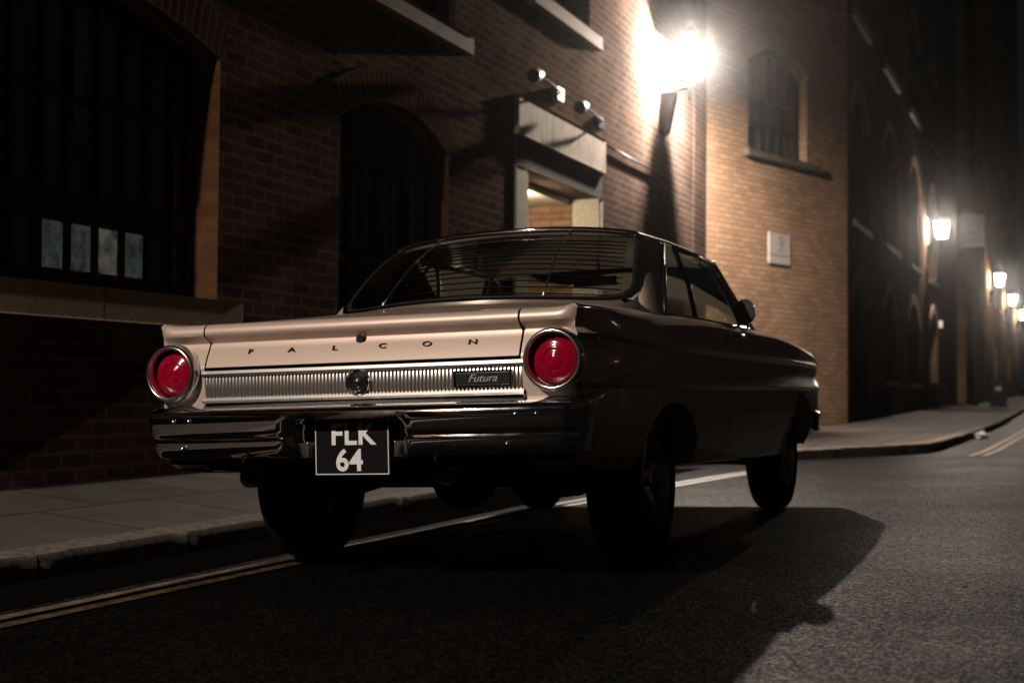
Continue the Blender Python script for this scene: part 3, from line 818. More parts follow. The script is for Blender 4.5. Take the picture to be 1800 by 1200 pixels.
def flank_x(y, z):
    P = flank_profile(y)
    for (x0, z0), (x1, z1) in zip(P, P[1:]):
        if z0 >= z >= z1: return lerp(x0, x1, (z0 - z) / (z0 - z1) if z0 > z1 else 0)
    return P[-1][0]
def flank_cols(y0, y1):
    ys = [y0]; y = y0
    while y < y1 - 1e-6:
        st = .05
        for cy in WY:
            if abs(abs(y - cy) - .40) < .09: st = .011
            elif abs(y - cy) < .46: st = .025
        if y < .12: st = .012
        y = min(y1, y + st); ys.append(y)
    return ys
def flank_rows(y):
    P = flank_profile(y); zb = arch_z(y); out = []
    k = 15
    for x, z in P[:k]: out.append((x, z))
    z0 = P[k - 1][1]
    for j in range(1, 13):
        z = lerp(z0, zb, j / 12); out.append((flank_x(y, z), z))
    lip = any(abs(y - cy) < .41 for cy in WY)
    x, z = out[-1]
    if lip: out[-1] = (x + .004, z); out += [(x + .008, z - .004), (x + .002, z - .008), (x - .05, z - .006), (x - .10, z - .0)]
    else: out += [(x - .004, z - .006), (x - .012, z - .010), (x - .06, z - .010), (x - .16, z - .012)]
    return out
def flank(mb, y0, y1, sgn, dx=0.):
    mb.grid([[(sgn * (x + dx), y, z) for x, z in flank_rows(y)] for y in flank_cols(y0, y1)])
DOOR0, DOOR1 = 1.86, 3.02
# rear profile, shared by the lid and the fender caps: (y, z) from the deck edge down
RP = [(.060, .9465), (.035, .9455), (.018, .9425), (.006, .936), (0, .926), (-.003, .914), (-.002, .906), (.002, .901), (.010, .8960), (.023, .8885), (.035, .8810), (.040, .876), (.039, .868), (.030, .85), (.016, .825), (.004, .797), (-.001, .786)]
RP2 = [(.016, .783), (.016, .62)]
def deck_z(x, y):
    zt = tab(ZT, y); xt = tab(XT, y); zc = lin([(0, .9425), (.06, .9465), (1.0, 1.052), (1.2, 1.062), (1.6, 1.0)], y)
    zc = max(zc, zt + .001)
    f = 1 - min(1, abs(x) / xt) ** 2.6
    return lerp(zt, zc, f)
def deck_ys(y0, y1, n): return [lerp(y0, y1, k / n) for k in range(n + 1)]
XI = .621
N_ = 14
def fin(x, z): return .007 * smooth01((abs(x) - .735) / .075) * smooth01((z - .90) / .04)
def cap_row(s_, yf, zf, xo, deck=False):
    r = []
    for k in range(N_ + 1):
        t = k / N_; t = 1 - (1 - t) ** 1.8
        x = lerp(XI, xo, t)
        if deck: r.append((s_ * x, yf, deck_z(x, yf) + fin(x, 1) * max(0, 1 - yf / .7)))
        else:
            c = max(0, (x - (xo - .05)) / .05); r.append((s_ * x, lerp(yf, .02, c ** 2.2), zf + fin(x, zf)))
    return r
def smooth01(t): t = max(0, min(1, t)); return t * t * (3 - 2 * t)
for s_ in (1, -1):
    mb = MB(); flank(mb, .02, DOOR0 - .003, s_)
    rows = [cap_row(s_, y, 0, tab(XT, y), True) for y in reversed(deck_ys(.07, 1.06, 16))]
    for y, z in RP:
        zz = min(z, tab(ZT, .02)); rows.append(cap_row(s_, y, z, flank_x(.02, zz)))
    for y, z in [(.0, .775), (.004, .72), (.008, .66), (.012, .62), (.02, .56), (.03, .47)]: rows.append(cap_row(s_, y, z, flank_x(.02, z)))
    mb.grid(rows); mb.build('rear_quarter_panel', M['paint'], CAR, 34)
    mb = MB(); flank(mb, DOOR1 + .003, 4.56, s_); mb.build('front_fender', M['paint'], CAR, 34)
mb = MB(); mb.grid([[(x, y, deck_z(x, y) - .001) for x in [lerp(-.70, .70, k / 28) for k in range(29)]] for y in deck_ys(.905, 1.32, 10)]); mb.build('deck_panel', M['paint'], CAR, 34)
mb = MB(); mb.grid([[(x, y, z) for x in (-.8, -.63, -.3, 0, .3, .63, .8)] for y, z in ((.018, .783), (.018, .62), (.025, .54), (.04, .46), (.10, .41), (.3, .39))]); mb.build('rear_valance', M['under'], CAR, 34)
# boot lid
mb = MB()
rows = []
xs = [lerp(-.6135, .6135, k / 40) for k in range(41)]
for y in reversed(deck_ys(.07, .90, 16)): rows.append([(x, y, deck_z(x, y) + .001) for x in xs])
for y, z in RP: rows.append([(x, y - .0015 - .004 * (1 - (x / .62) ** 2), z) for x in xs])
y, z = RP[-1]
rows.append([(x, y + .004, z - .002) for x in xs]); rows.append([(x, y + .03, z - .002) for x in xs])
R = mb.grid(rows)
for side in (0, -1):
    mb.grid([[tuple(r[side].co) for r in R], [(r[side].co.x, r[side].co.y + (.02 if i > 15 else 0), r[side].co.z - .02) for i, r in enumerate(R)]])
LID = mb.build('boot_lid', M['paint'], CAR, 34)
me = None
# separate chrome letters across the lid
def place_text(me, mt):
    me.transform(mt); return me
def rear_y(z):
    for (y0, z0), (y1, z1) in zip(RP, RP[1:]):
        if z0 >= z >= z1: return lerp(y0, y1, (z0 - z) / (z0 - z1))
    return 0
def rear_matrix(x, y, z, tilt=0):
    # text x -> +x, text y -> +z, text normal -> -y
    return Matrix.Translation((x, y, z)) @ Matrix.Rotation(PI / 2 + tilt, 4, 'X')
for ch, x in zip('FALCON', (-.434, -.262, -.088, .100, .270, .441)):
    me = place_text(text_mesh(ch, .0265, .0025, .0003, 0, 1.75), rear_matrix(x, rear_y(.838) - .0045 - .004 * (1 - (x / .62) ** 2), .838, -.47)); link('letter', me, M['black_chrome'], LID)
mb = MB(); mb.lathe([(.001, -.012), (.010, -.012), (.013, -.008), (.019, -.006), (.0215, 0), (.0215, .015)], 24, (.008, rear_y(.866) - .004, .866)); mb.build('lock', M['black'], LID, 40)
# ribbed alloy panel between the lamps
mb = MB(); nr = 88; rows = []
xs = []
for k in range(nr):
    x0 = lerp(-.622, .622, k / nr); w_ = 1.244 / nr
    xs += [(x0, 0), (x0 + w_ * .34, 0), (x0 + w_ * .46, -.007), (x0 + w_ * .54, -.0085), (x0 + w_ * .88, -.0085), (x0 + w_ * .96, -.007)]
xs.append((.622, 0))
for z in (.752, .744, .682, .674):
    d = .5 if z in (.752, .674) else 1
    rows.append([(x, .008 + y * d, z) for x, y in xs])
mb.grid(rows)
for za, zb in ((.775, .750), (.676, .654)):
    mb.grid([[(-.63, y, z), (0, y - .002, z), (.63, y, z)] for y, z in ((.012, za), (-.004, za - .002), (-.008, lerp(za, zb, .5)), (-.004, zb + .003), (.012, zb))])
PANEL = mb.build('ribbed_panel', M['trim_alloy'], CAR, 30)
mb = MB(); mb.lathe([(.047, .012), (.047, -.012), (.043, -.017), (.038, -.016), (.036, -.010)], 32, (.012, 0, .715)); mb.build('medallion_rim', M['chrome'], PANEL, 40)
mb = MB(); mb.lathe([(.037, -.010), (.026, -.016), (.022, -.013), (.012, -.02), (.001, -.022)], 32, (.012, 0, .715)); mb.build('medallion', M['black'], PANEL, 40)
mb = MB(); mb.box(.385, .585, -.012, .0, .690, .736, .003); BG = mb.build('badge', M['black'], PANEL)
mb = MB()
mb.box(.380, .590, -.015, -.004, .7355, .741); mb.box(.380, .590, -.015, -.004, .686, .6905)
for x in (.380, .5865): mb.box(x, x + .0035, -.015, -.004, .6905, .7355)
mb.build('badge_frame', M['chrome'], BG)
me = place_text(text_mesh('Futura', .036, .0010, .0, .42, 1.15, .98), rear_matrix(.484, -.0135, .714)); link('script', me, M['script'], BG)
# tail lights
def make_tail():
    root = empty('tail_light', (0, 0, 0), CAR)
    mb = MB(); mb.lathe([(.100, .03), (.1065, .012), (.108, -.012), (.107, -.026), (.104, -.038), (.098, -.0445), (.0925, -.0455), (.0890, -.042), (.0878, -.030), (.087, -.012), (.088, .01)], 64); mb.build('bezel', M['bezel'], root, 60)
    mb = MB(); mb.lathe([(.0875, .008), (.084, -.001), (.072, -.011), (.052, -.019), (.040, -.021), (.037, -.018), (.028, -.022), (.012, -.026), (.0005, -.0265)], 48); mb.build('lens', M['lens'], root, 50)
    return root
for i, sx in enumerate((1, -1)):
    o = make_tail(); o.location = (sx * .745, .0, .768)
# small chrome clips beside the fender end, side script, trim strips
mb = MB()
for s_ in (1, -1):
    pts = [(s_ * (flank_x(y, tab(ZC, y)) + .003), y, tab(ZC, y) + .001) for y in [lerp(.10, 4.5, k / 60) for k in range(61)]]
    for a, c_ in ((0, 24), (24, 60)):
        mb.tube(pts[a:c_ + 1], .0022, 6)
mb.build('side_trim', M['trim_alloy'], CAR, 180)
me = text_mesh('Futura', .05, .002, .0004, .4, 1.2)
me.transform(Matrix.Translation((flank_x(.20, .83) + .002, .21, .822)) @ Matrix.Rotation(PI / 2, 4, 'Z') @ Matrix.Rotation(PI / 2, 4, 'X')); link('side_script', me, M['trim_alloy'], CAR)
# doors
for s_ in (1, -1):
    mb = MB(); flank(mb, DOOR0 + .003, DOOR1 - .003, s_, .0012); dr = mb.build('door', M['paint'], CAR, 34)
    xh = flank_x(2.02, .91)
    mb = MB(); mb.tube([(s_ * (xh - .01), 1.93, .915), (s_ * (xh + .028), 1.945, .916), (s_ * (xh + .03), 2.07, .916), (s_ * (xh - .01), 2.10, .915)], .009, 8); mb.lathe([(.001, 0), (.012, 0), (.012, .02), (.001, .022)], 12, (s_ * (xh + .005), 1.93, .895), 'Y'); mb.build('handle', M['chrome'], dr, 60)
    # chrome belt moulding
    mb = MB(); mb.tube([(s_ * (.775 - .01), y, tab(ZT, y) + .008) for y in (1.26, 1.6, 2.0, 2.5, 2.98)], .008, 8); mb.build('belt_moulding', M['chrome'], dr, 180)
# rear window: a bowed pane; u across, v up
def rw_pt(u, v, off=0.):
    b = Vector((.672 * u, .955 + .205 * u * u, 1.066 - .028 * u * u))
    t = Vector((.575 * u, 1.515 + .075 * u * u, 1.396 - .032 * u * u))
    p = b.lerp(t, v); p.z += .030 * math.sin(PI * v) * (1 - .3 * u * u); p.y -= .012 * math.sin(PI * v)
    n = Vector((u * .35, -.50, .82)).normalized()
    return p + n * off
def rw_uv(k, j, nu, nv, grow=0.):
    u, v = lerp(-1, 1, k / nu), j / nv
    # rounded corners
    cu = 1 - .055 * abs(2 * v - 1) ** 9; cv = 1 - .10 * abs(u) ** 14
    return u * cu * (1 + grow), .5 + (v - .5) * cv * (1 + grow * 2)
NU, NV = 36, 12
mb = MB(); mb.grid([[rw_pt(*rw_uv(k, j, NU, NV)) for k in range(NU + 1)] for j in range(NV + 1)]); RW = mb.build('rear_window', M['rear_glass'], CAR, 180)
per = [(k, 0) for k in range(NU)] + [(NU, j) for j in range(NV)] + [(k, NV) for k in range(NU, 0, -1)] + [(0, j) for j in range(NV, 0, -1)]
mb = MB()
ring = [[rw_pt(*rw_uv(k, j, NU, NV, g), o_) for g, o_ in ((-.012, .004), (.0, .008), (.012, .006), (.016, -.004))] for k, j in per]
mb.grid(ring, close_v=True); mb.build('window_seal', M['seal'], RW, 60)
mb = MB()
ring = [[rw_pt(*rw_uv(k, j, NU, NV, g), o_) for g, o_ in ((.014, .004), (.020, .010), (.046, .009), (.052, -.006))] for k, j in per]
mb.grid(ring, close_v=True); mb.build('window_trim', M['bumper_chrome'], RW, 60)
# roof skin
def roof_w(v): return lin([(0, .585), (.3, .605), (.7, .605), (1, .585)], v)
def roof_pt(x, v):
    w_ = roof_w(v); a = min(1, abs(x) / w_)
    y0 = 1.475 + .085 * (x / .575) ** 2; y1 = 2.86 - .07 * (x / .6) ** 2
    zc = tab([(0, 1.405), (.15, 1.411), (.4, 1.416), (.7, 1.409), (1, 1.374)], v); ze = tab([(0, 1.366), (.3, 1.366), (.7, 1.362), (1, 1.338)], v)
    return Vector((x, lerp(y0, y1, v), lerp(zc, ze, a ** 2.8)))
mb = MB(); rows = []
for j in range(21):
    v = j / 20; w_ = roof_w(v); r = []
    for k in range(33):
        t = lerp(-1, 1, k / 32); t = math.copysign(1 - (1 - abs(t)) ** 1.4, t); r.append(roof_pt(t * w_, v))
    e0, e1 = r[0].copy(), r[-1].copy()
    r = [e0 + Vector((.01, 0, -.022)), e0 + Vector((-.006, 0, -.016)), e0 + Vector((-.007, 0, -.006))] + r + [e1 + Vector((.007, 0, -.006)), e1 + Vector((.006, 0, -.016)), e1 + Vector((-.01, 0, -.022))]
    rows.append(r)
mb.grid(rows)
# header down to the glass at the back, and the headliner
mb.grid([[roof_pt(lerp(-.58, .58, k / 24), 0) + Vector((0, dy, dz)) for k in range(25)] for dy, dz in ((0, 0), (-.012, -.010), (.004, -.03))])
mb.grid([[roof_pt(lerp(-1, 1, k / 16) * .57, v) + Vector((0, 0, -.035)) for k in range(17)] for v in (0.02, .25, .5, .75, .98)])
# C pillars
for s_ in (1, -1):
    rows = []
    for j in range(13):
        v = j / 12
        p0 = rw_pt(*rw_uv(NU, j, NU, NV, .034), -.002) if 0 < j < 12 else rw_pt(1.03, v, -.004)
        bulge = Vector((lerp(.752, .606, v), lerp(1.11, 1.66, v), lerp(.985, 1.356, v) + .015 * math.sin(PI * v)))
        p2 = Vector((lerp(.772, .618, v), lerp(1.31, 1.83, v), lerp(.975, 1.338, v) + .012 * math.sin(PI * v)))
        r = []
        for k in range(13):
            t = k / 12
            a = (1 - t) * (1 - t); b_ = 2 * t * (1 - t); c_ = t * t
            q = p0 * a + (bulge * 1.0 + (bulge - (p0 + p2) / 2) * .35) * b_ + p2 * c_
            r.append((s_ * q.x, q.y, q.z))
        r.append((s_ * (p2.x - .03), p2.y + .004, p2.z)); rows.append(r)
    mb.grid(rows)
ROOF = mb.build('roof', M['paint'], CAR, 40)
mb = MB()
for s_ in (1, -1):
    mb.tube([(s_ * (roof_w(v) + .008), roof_pt(roof_w(v), v).y, roof_pt(roof_w(v), v).z - .014) for v in [k / 16 for k in range(1, 17)]] + [(s_ * .60, 2.84, 1.318)], .007, 8)
    mb.tube([rw_pt(s_ * 1.055, v, .01) + Vector((s_ * .02, .06, -.01)) for v in (1.0, .99)], .004, 6)
mb.build('drip_rail', M['chrome'], ROOF, 180)
mb = MB(); mb.tube([roof_pt(lerp(-.575, .575, k / 30), 0) + Vector((0, -.010, -.007)) for k in range(31)], .0115, 10); mb.build('roof_moulding', M['bumper_chrome'], ROOF, 180)
# side glass with black pillars
for s_ in (1, -1):
    q = lambda x, y, z: (s_ * x, y, z)
    mb = MB(); mb.grid([[q(.755, 1.335, .985), q(.755, 1.83, .985)], [q(.71, 1.52, 1.15), q(.705, 1.92, 1.15)], [q(.632, 1.84, 1.325), q(.628, 1.985, 1.325)]]); QW = mb.build('quarter_window', M['car_glass'], CAR, 180)
    mb = MB(); mb.tube([q(.765, 1.30, .985), q(.715, 1.49, 1.15), q(.628, 1.83, 1.335)], .010, 8); mb.tube([q(.76, 1.845, .985), q(.71, 1.93, 1.15), q(.630, 1.995, 1.33)], .012, 8)
    mb.build('window_frame', M['black'], QW, 180)
    mb = MB(); mb.grid([[q(.757, 1.86, .985), q(.757, 2.93, .985)], [q(.71, 1.935, 1.15), q(.71, 2.87, 1.15)], [q(.630, 2.0, 1.325), q(.628, 2.77, 1.32)]]); DW = mb.build('side_window', M['car_glass'], CAR, 180)
    mb = MB(); mb.tube([q(.630, 1.99, 1.335), q(.628, 2.4, 1.336), q(.622, 2.80, 1.325)], .013, 8); mb.tube([q(.757, 2.80, .985), q(.70, 2.74, 1.17)], .008, 6)
    mb.tube([q(.756, 1.85, .988), q(.757, 2.94, .988)], .008, 6)
    mb.build('window_frame', M['black'], DW, 180)
    mb = MB(); mb.tube([q(.600, 2.83, 1.335), q(.66, 2.90, 1.20), q(.755, 3.03, .975)], .03, 10, True, [.026, .028, .034]); mb.build('front_pillar', M['paint'], CAR, 180)
    mb = MB(); mb.tube([q(.607, 2.80, 1.342), q(.672, 2.876, 1.20), q(.77, 2.985, .985)], .008, 6); mb.build('pillar_trim', M['chrome'], CAR, 180)
# windscreen
mb = MB(); rows = []
for j in range(7):
    v = j / 6; r = []
    for k in range(17):
        u = lerp(-1, 1, k / 16)
        b = Vector((.74 * u, 3.24 - .20 * u * u, .985)); t = Vector((.585 * u, 2.90 - .07 * u * u, 1.365 - .03 * u * u)); r.append(b.lerp(t, v) + Vector((0, .02, .02)) * math.sin(PI * v))
    rows.append(r)
mb.grid(rows); mb.build('windscreen', M['car_glass'], CAR, 180)
# slatted blind behind the rear glass
mb = MB()
for j in range(13):
    v = lerp(.05, .95, j / 12)
    a = [rw_pt(u, v, -.035) for u in [lerp(-.93, .93, k / 14) for k in range(15)]]
    mb.grid([[p + Vector((0, 0, .001)) for p in a], [p + Vector((0, .020, -.0015)) for p in a], [p + Vector((0, .020, -.0035)) for p in a], [p + Vector((0, 0, -.001)) for p in a]], close_v=True)
BL = mb.build('window_blind', M['slat'], CAR, 30)
for u in (-.60, .50):
    mb = MB(); mb.tube([rw_pt(u, v, .006) for v in [k / 8 for k in range(9)]], .0035, 6)
    for v in (.02, .98): mb.lathe([(.001, -.004), (.008, -.004), (.008, .004), (.001, .004)], 10, tuple(rw_pt(u, v, .008)), 'Y')
    mb.build('blind_rod', M['trim_alloy'], BL, 180)
# bonnet, front panel, headlights
def hood_z(x, y): return tab(ZT, y) + .032 * (1 - (abs(x) / tab(XT, y)) ** 2.2) + .010 * math.exp(-(x / .16) ** 2)
mb = MB(); mb.grid([[(tab(XT, y) * u, y, hood_z(tab(XT, y) * u, y)) for u in [lerp(-1, 1, k / 24) for k in range(25)]] for y in deck_ys(2.98, 4.56, 24)]); mb.build('bonnet', M['paint'], CAR, 40)
mb = MB()
mb.grid([[(flank_x(4.56, z) * u, 4.56 + .03 * (1 - u * u), z) for u in [lerp(-1, 1, k / 16) for k in range(17)]] for z in (.897, .86, .815, .75, .69, .6, .47)])
mb.build('front_panel', M['paint'], CAR, 40)
mb = MB(); mb.grid([[(.52 * u, 4.595, z) for u in (-1, -.5, 0, .5, 1)] for z in (.84, .68)]); mb.build('grille', M['trim_alloy'], CAR)
for s_ in (1, -1):
    mb = MB(); mb.lathe([(.105, -.03), (.11, .02), (.112, .05), (.108, .075), (.095, .08), (.085, .06), (.001, .075)], 32, (s_ * .71, 4.55, .77)); mb.build('headlight', M['chrome'], CAR, 40)
    mb = MB(); mb.tube([(s_ * (flank_x(y, z) + .002), y, z) for y, z in ((4.40, .905), (4.50, .893), (4.555, .872), (4.575, .83), (4.575, .77))], .009, 8)
    mb.tube([(s_ * (flank_x(y, .826) + .004), y, .826) for y in (4.36, 4.45, 4.55)], .008, 8); mb.tube([(s_ * (flank_x(y, .765) + .004), y, .765) for y in (4.36, 4.45, 4.55)], .007, 8)
    mb.build('fender_trim', M['chrome'], CAR, 180)
# bumpers
def bumper(name, sections, m='chrome'):
    mb = MB(); mb.grid(sections); return mb.build(name, M[m], CAR, 42)
secs = []
def smooth01(t): t = max(0, min(1, t)); return t * t * (3 - 2 * t)
for k in range(97):
    t = lerp(-1, 1, k / 96); a = abs(t)
    # plan: straight, then wraps forward round the fender
    if a <= .82: x = a / .82 * .80; yb = .045 * (x / .8) ** 2
    else:
        th = (a - .82) / .18; x = .80 + .072 * math.sin(min(1, th * 1.1) * PI / 2); yb = .045 + .13 * th ** 1.8
    x *= 1 if t >= 0 else -1
    dip = 1 - smooth01((abs(x - .005) - .165) / .075)          # pocket for the number plate
    tap = smooth01((a - .80) / .2)                              # ends taper
    zb = .455 + .012 * tap; xin = 1 - .045 * tap
    prof = [(.03, .661), (.0, .6545), (-.04, .6455), (-.078, .637), (-.096, .6315), (-.108, .624), (-.114, .612), (-.116, .600 - .010 * dip), (-.1135 + .096 * dip, .575), (-.1105 + .102 * dip, .553), (-.1085 + .101 * dip, .541), (-.1035 + .096 * dip, .535), (-.1015 + .094 * dip, .529), (-.1085 + .10 * dip, .523), (-.109 + .095 * dip, .50), (-.103 + .085 * dip, .478), (-.092 + .07 * dip, .462), (-.07 + .03 * dip, zb), (-.02, zb + .004)]
    row = []
    for py, pz in prof:
        f = 1 - max(0, .648 - pz) / .195 * .055 * smooth01((abs(x) - .5) / .38)
        row.append((x * f, yb + py, pz))
    secs.append(row)
BUMP = bumper('rear_bumper', secs, 'bumper_chrome')
for x, z, dx in [(-.70, .592, 0), (-.63, .592, 0), (.63, .592, 0), (.70, .592, 0), (.60, .495, 0), (-.66, .495, 0)]:
    yy = .045 * (x / .8) ** 2 - .1175; mb = MB()
    mb.lathe([(.001, yy - .006), (.005, yy - .005), (.0085, yy - .001), (.0095, yy + .006)], 14, (x, 0, z)); mb.build('bumper_bolt', M['bezel'], BUMP, 60)
for x in (-.40, .345):
    mb = MB(); mb.lathe([(.001, -.012), (.004, -.012), (.005, 0), (.005, .02)], 10, (x, -.08, .455), 'Y'); mb.tube([(x, -.1, .44), (x, -.1, .468)], .005, 8); mb.build('jack_lug', M['chrome'], BUMP, 60)
secs = []
for k in range(49):
    t = lerp(-1, 1, k / 48); a = abs(t)
    if a <= .8: x = a / .8 * .78; yb = -.05 * (x / .78) ** 2
    else: th = (a - .8) / .2; x = .78 + .115 * math.sin(th * PI / 2); yb = -.05 - .40 * th ** 1.8
    x *= 1 if t >= 0 else -1
    secs.append([(x, 4.60 + yb + py, pz) for py, pz in ((-.02, .545), (.06, .54), (.085, .52), (.09, .49), (.085, .45), (.06, .425), (0, .42))])
bumper('front_bumper', secs)
# number plate
NP = empty('number_plate', (.004, -.046, .492), CAR)
mb = MB(); mb.box(-.147, .147, 0, .006, -.100, .095, .004); mb.build('plate', M['plate_black'], NP)
mb = MB()
for a, c_, z0, z1 in ((-.142, .142, -.0955, -.0925), (-.142, .142, .0875, .0905), (-.142, -.139, -.0925, .0875), (.139, .142, -.0925, .0875)): mb.box(a, c_, -.0022, 0.0005, z0, z1)
mb.build('plate_border', M['plate_white'], NP)
def dj(txt, x, z, size, sx):
    me = place_text(text_mesh(txt, size, .0012, .0026, 0, sx, 1.06), rear_matrix(x, -.0015, z)); return me
bm = bmesh.new()
for t in (dj('FLK', .004, .040, .103, 1.0), dj('64', -.010, -.050, .103, 1.0)): bm.from_mesh(t)
me = bpy.data.meshes.new('plate_text'); bm.to_mesh(me); bm.free(); link('plate_text', me, M['plate_white'], NP)
mb = MB()
for x in (-.165, .175):
    mb = MB(); mb.box(x - .003, x + .003, -.06, .02, .455, .51, .002); mb.build('plate_bracket', M['bezel'], CAR)
# exhaust tips
for x, r in ((-.405, .036), (.365, .030)):
    mb = MB(); mb.lathe([(r * .8, .3), (r * .86, -.055), (r * .98, -.06), (r, -.055), (r, .3)], 24, (x, 0, .388)); mb.build('exhaust', M['iron'], CAR, 50)
# underside
mb = MB()
mb.box(-.74, .74, 1.34, 4.4, .375, .40); mb.box(-.50, .50, .12, .62, .37, .50, .03); mb.box(-.55, .55, .5, 1.4, .44, .5)
mb.tube([(-.75, WY[0], .335), (.75, WY[0], .335)], .042, 12)
mb.lathe([(.001, WY[0] - .15), (.08, WY[0] - .13), (.125, WY[0] - .05), (.13, WY[0] + .05), (.06, WY[0] + .2), (.001, WY[0] + .2)], 20, (0, 0, .335))
for s_ in (1, -1):
    mb.tube([(s_ * .50, .12, .40), (s_ * .50, .5, .30), (s_ * .50, WY[0], .285), (s_ * .50, 1.5, .33), (s_ * .50, 1.75, .38)], .026, 8)
    mb.tube([(s_ * .42, .1, .388), (s_ * .40, .6, .40), (s_ * .34, 1.3, .36), (s_ * .2, 3.0, .345)], .028, 8)
    mb.box(s_ * .62 - .04, s_ * .62 + .04, 3.3, 4.2, .36, .5); mb.tube([(s_ * .2, 3.72, .33), (s_ * .6, 3.72, .30)], .03, 8); mb.tube([(s_ * .35, 3.3, .30), (s_ * .58, 3.66, .27)], .02, 8)
    # wheel houses
    for cy, top in ((WY[0], .72), (WY[1], .76)):
        rows = []
        for k in range(15):
            t = PI * k / 14; y, z = cy + .415 * math.cos(t), .40 + (top - .40) * math.sin(t); rows.append([(s_ * .50, y, z), (s_ * .80, y, z)])
        mb.grid(rows)
        mb.box(s_ * .49 - .01, s_ * .49 + .01, cy - .43, cy + .43, .40, top)
mb.box(-.45, .45, 3.2, 4.3, .32, .42, .02)
mb.build('underbody', M['under'], CAR, 40)
# cabin
mb = MB()
mb.box(-.66, .66, 2.1, 2.62, .45, .70, .05); mb.box(-.64, .64, 1.98, 2.14, .6, 1.02, .05); mb.box(-.60, .60, 1.30, 1.44, .6, 1.0, .05); mb.box(-.66, .66, 1.36, 1.8, .45, .68, .05)
mb.box(-.70, .70, 2.9, 3.14, .75, .975, .04)
for s_ in (1, -1): mb.box(s_ * .71 - .01, s_ * .71 + .01, 1.3, 3.0, .42, .965)
mb.box(-.7, .7, 1.20, 1.24, .45, .98)
mb.build('cabin', M['seat'], CAR, 40)
mb = MB(); rows = []
for k in range(24):
    a = 2 * PI * k / 24; c = Vector((-.34, 2.72, 1.0)) + Vector((.19 * math.cos(a), .19 * math.sin(a) * -.35, .19 * math.sin(a) * .94))
    n = Vector((math.cos(a), math.sin(a) * -.35, math.sin(a) * .94)).normalized(); ax = Vector((0, .94, .35))
    rows.append([c + (n * math.cos(b_) + ax * math.sin(b_)) * .011 for b_ in [2 * PI * j / 8 for j in range(8)]])
mb.grid(rows, close_u=True, close_v=True); mb.build('steering_wheel', M['black'], CAR, 180)
mb = MB(); mb.box(-.12, .12, 2.72, 2.735, 1.24, 1.295, .006); mb.tube([(0, 2.74, 1.27), (0, 2.80, 1.35)], .008, 6); mb.build('rear_view_mirror', M['black'], CAR, 40)
# door mirror
for s_ in (1,):
    RM = empty('door_mirror', (s_ * .775, 2.60, .985), CAR)
    mb = MB(); mb.tube([(s_ * .0, 0, -.01), (s_ * .025, .012, .02), (s_ * .03, .02, .04)], .007, 8); mb.tube([(s_ * .055, 0.0, -.012), (s_ * .055, .012, .02), (s_ * .05, .02, .04)], .006, 8); mb.build('mirror_stalk', M['chrome'], RM, 60)
    mb = MB(); mb.lathe([(.050, 0), (.054, .003), (.054, .02), (.048, .05), (.034, .075), (.016, .088), (.001, .09)], 28, (0, 0, 0)); o = mb.build('mirror_shell', M['black'], RM, 50); o.location = (s_ * .045, 0, .075); o.scale = (.95, 1, 1.2)
    mb = MB(); mb.lathe([(.001, .001), (.050, .001)], 28, (0, 0, 0)); o = mb.build('mirror_glass', M['black'], RM); o.location = (s_ * .045, 0, .075); o.scale = (.95, 1, 1.2)
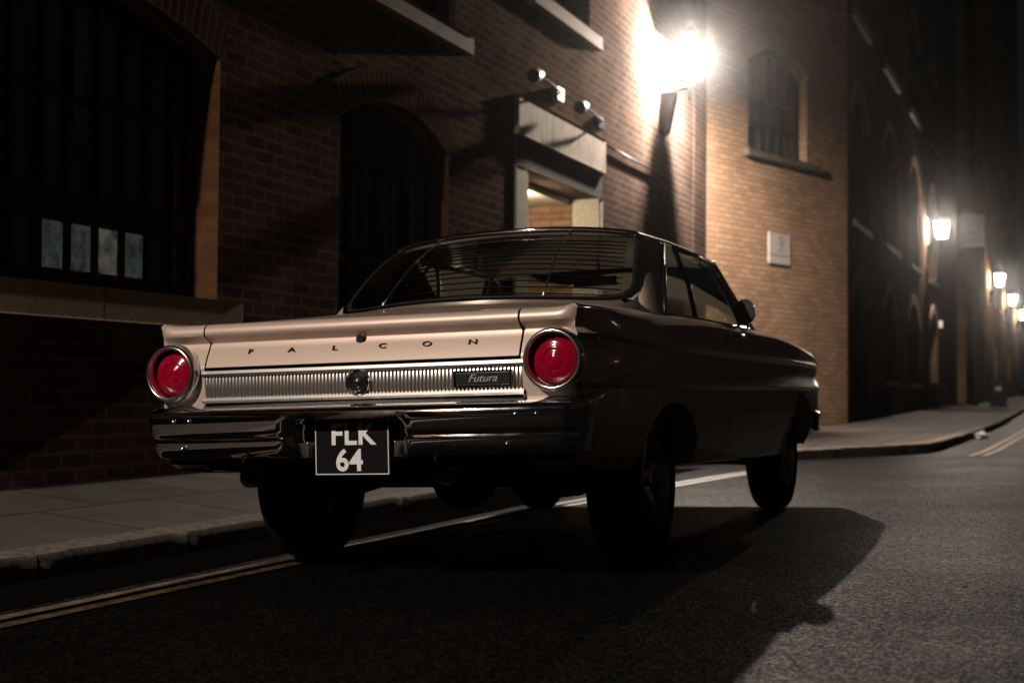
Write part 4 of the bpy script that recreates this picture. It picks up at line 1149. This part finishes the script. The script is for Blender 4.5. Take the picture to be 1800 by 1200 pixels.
# wheels
def make_wheel(width):
    root = empty('wheel', (0, 0, 0), CAR)
    h = width / 2; r = WR
    mb = MB()
    mb.lathe([(.185, h - .02), (.195, h - .004), (.22, h + .006), (.27, h + .006), (.305, h - .004), (.325, h - .022), (r, h - .045), (r, .02), (r - .006, .018), (r - .006, .010), (r, .008), (r, -.008), (r - .006, -.010), (r - .006, -.018), (r, -.02), (r, -h + .045), (.325, -h + .022), (.305, -h + .004), (.27, -h - .006), (.22, -h - .006), (.185, -h + .02)], 56, (0, 0, 0), 'X'); mb.build('tyre', M['rubber'], root, 40)
    mb = MB()
    mb.lathe([(.192, h - .006), (.197, h + .002), (.19, h + .004), (.183, h - .012), (.176, h - .05), (.17, h - .08), (.168, -h + .02)], 48, (0, 0, 0), 'X')
    mb.lathe([(.001, h - .02), (.03, h - .02), (.036, h - .028), (.045, h - .05), (.055, h - .06)], 24, (0, 0, 0), 'X')
    for k in range(5):
        a = 2 * PI * k / 5 + .3; c, s2 = math.cos(a), math.sin(a)
        q = lambda rr, w_, x: (x, rr * c - w_ * s2, rr * s2 + w_ * c)
        mb.grid([[q(.04, -.030, h - .075), q(.04, -.026, h - .05), q(.04, .026, h - .05), q(.04, .030, h - .075)], [q(.11, -.022, h - .06), q(.11, -.017, h - .035), q(.11, .017, h - .035), q(.11, .022, h - .06)], [q(.178, -.036, h - .06), q(.178, -.030, h - .03), q(.178, .030, h - .03), q(.178, .036, h - .06)]])
    mb.build('rim', M['rim'], root, 40)
    mb = MB(); mb.lathe([(.001, h - .11), (.165, h - .11)], 32, (0, 0, 0), 'X'); mb.build('brake_drum', M['under'], root)
    return root
wr = make_wheel(.19); wf = make_wheel(.185)
for cy, x, s_ in ((WY[0], .715, 1), (WY[0], .700, -1), (WY[1], .71, 1), (WY[1], .71, -1)):
    src = wr if cy == WY[0] else wf
    o = src if s_ == 1 else copy_tree(src, CAR)
    o.location = (s_ * x, cy, WR - .002); o.rotation_euler = (0, 0, 0 if s_ == 1 else PI)

# thin mist added to stand in for lens bloom round the lamps
mb = MB(); mb.box(-9, 14, -24, 150, -8.0, 30)
HZ = tag(mb.build('haze', None), 'thin night mist glowing round the lamps', kind='stuff')
m = bpy.data.materials.new('night_mist'); m.use_nodes = True; nt = m.node_tree; nt.nodes.clear()
o = nt.nodes.new('ShaderNodeOutputMaterial'); pv = nt.nodes.new('ShaderNodeVolumePrincipled')
pv.inputs['Color'].default_value = (.95, .95, .95, 1); pv.inputs['Density'].default_value = .00050; pv.inputs['Anisotropy'].default_value = .978
nt.links.new(pv.outputs[0], o.inputs['Volume']); HZ.data.materials.append(m)
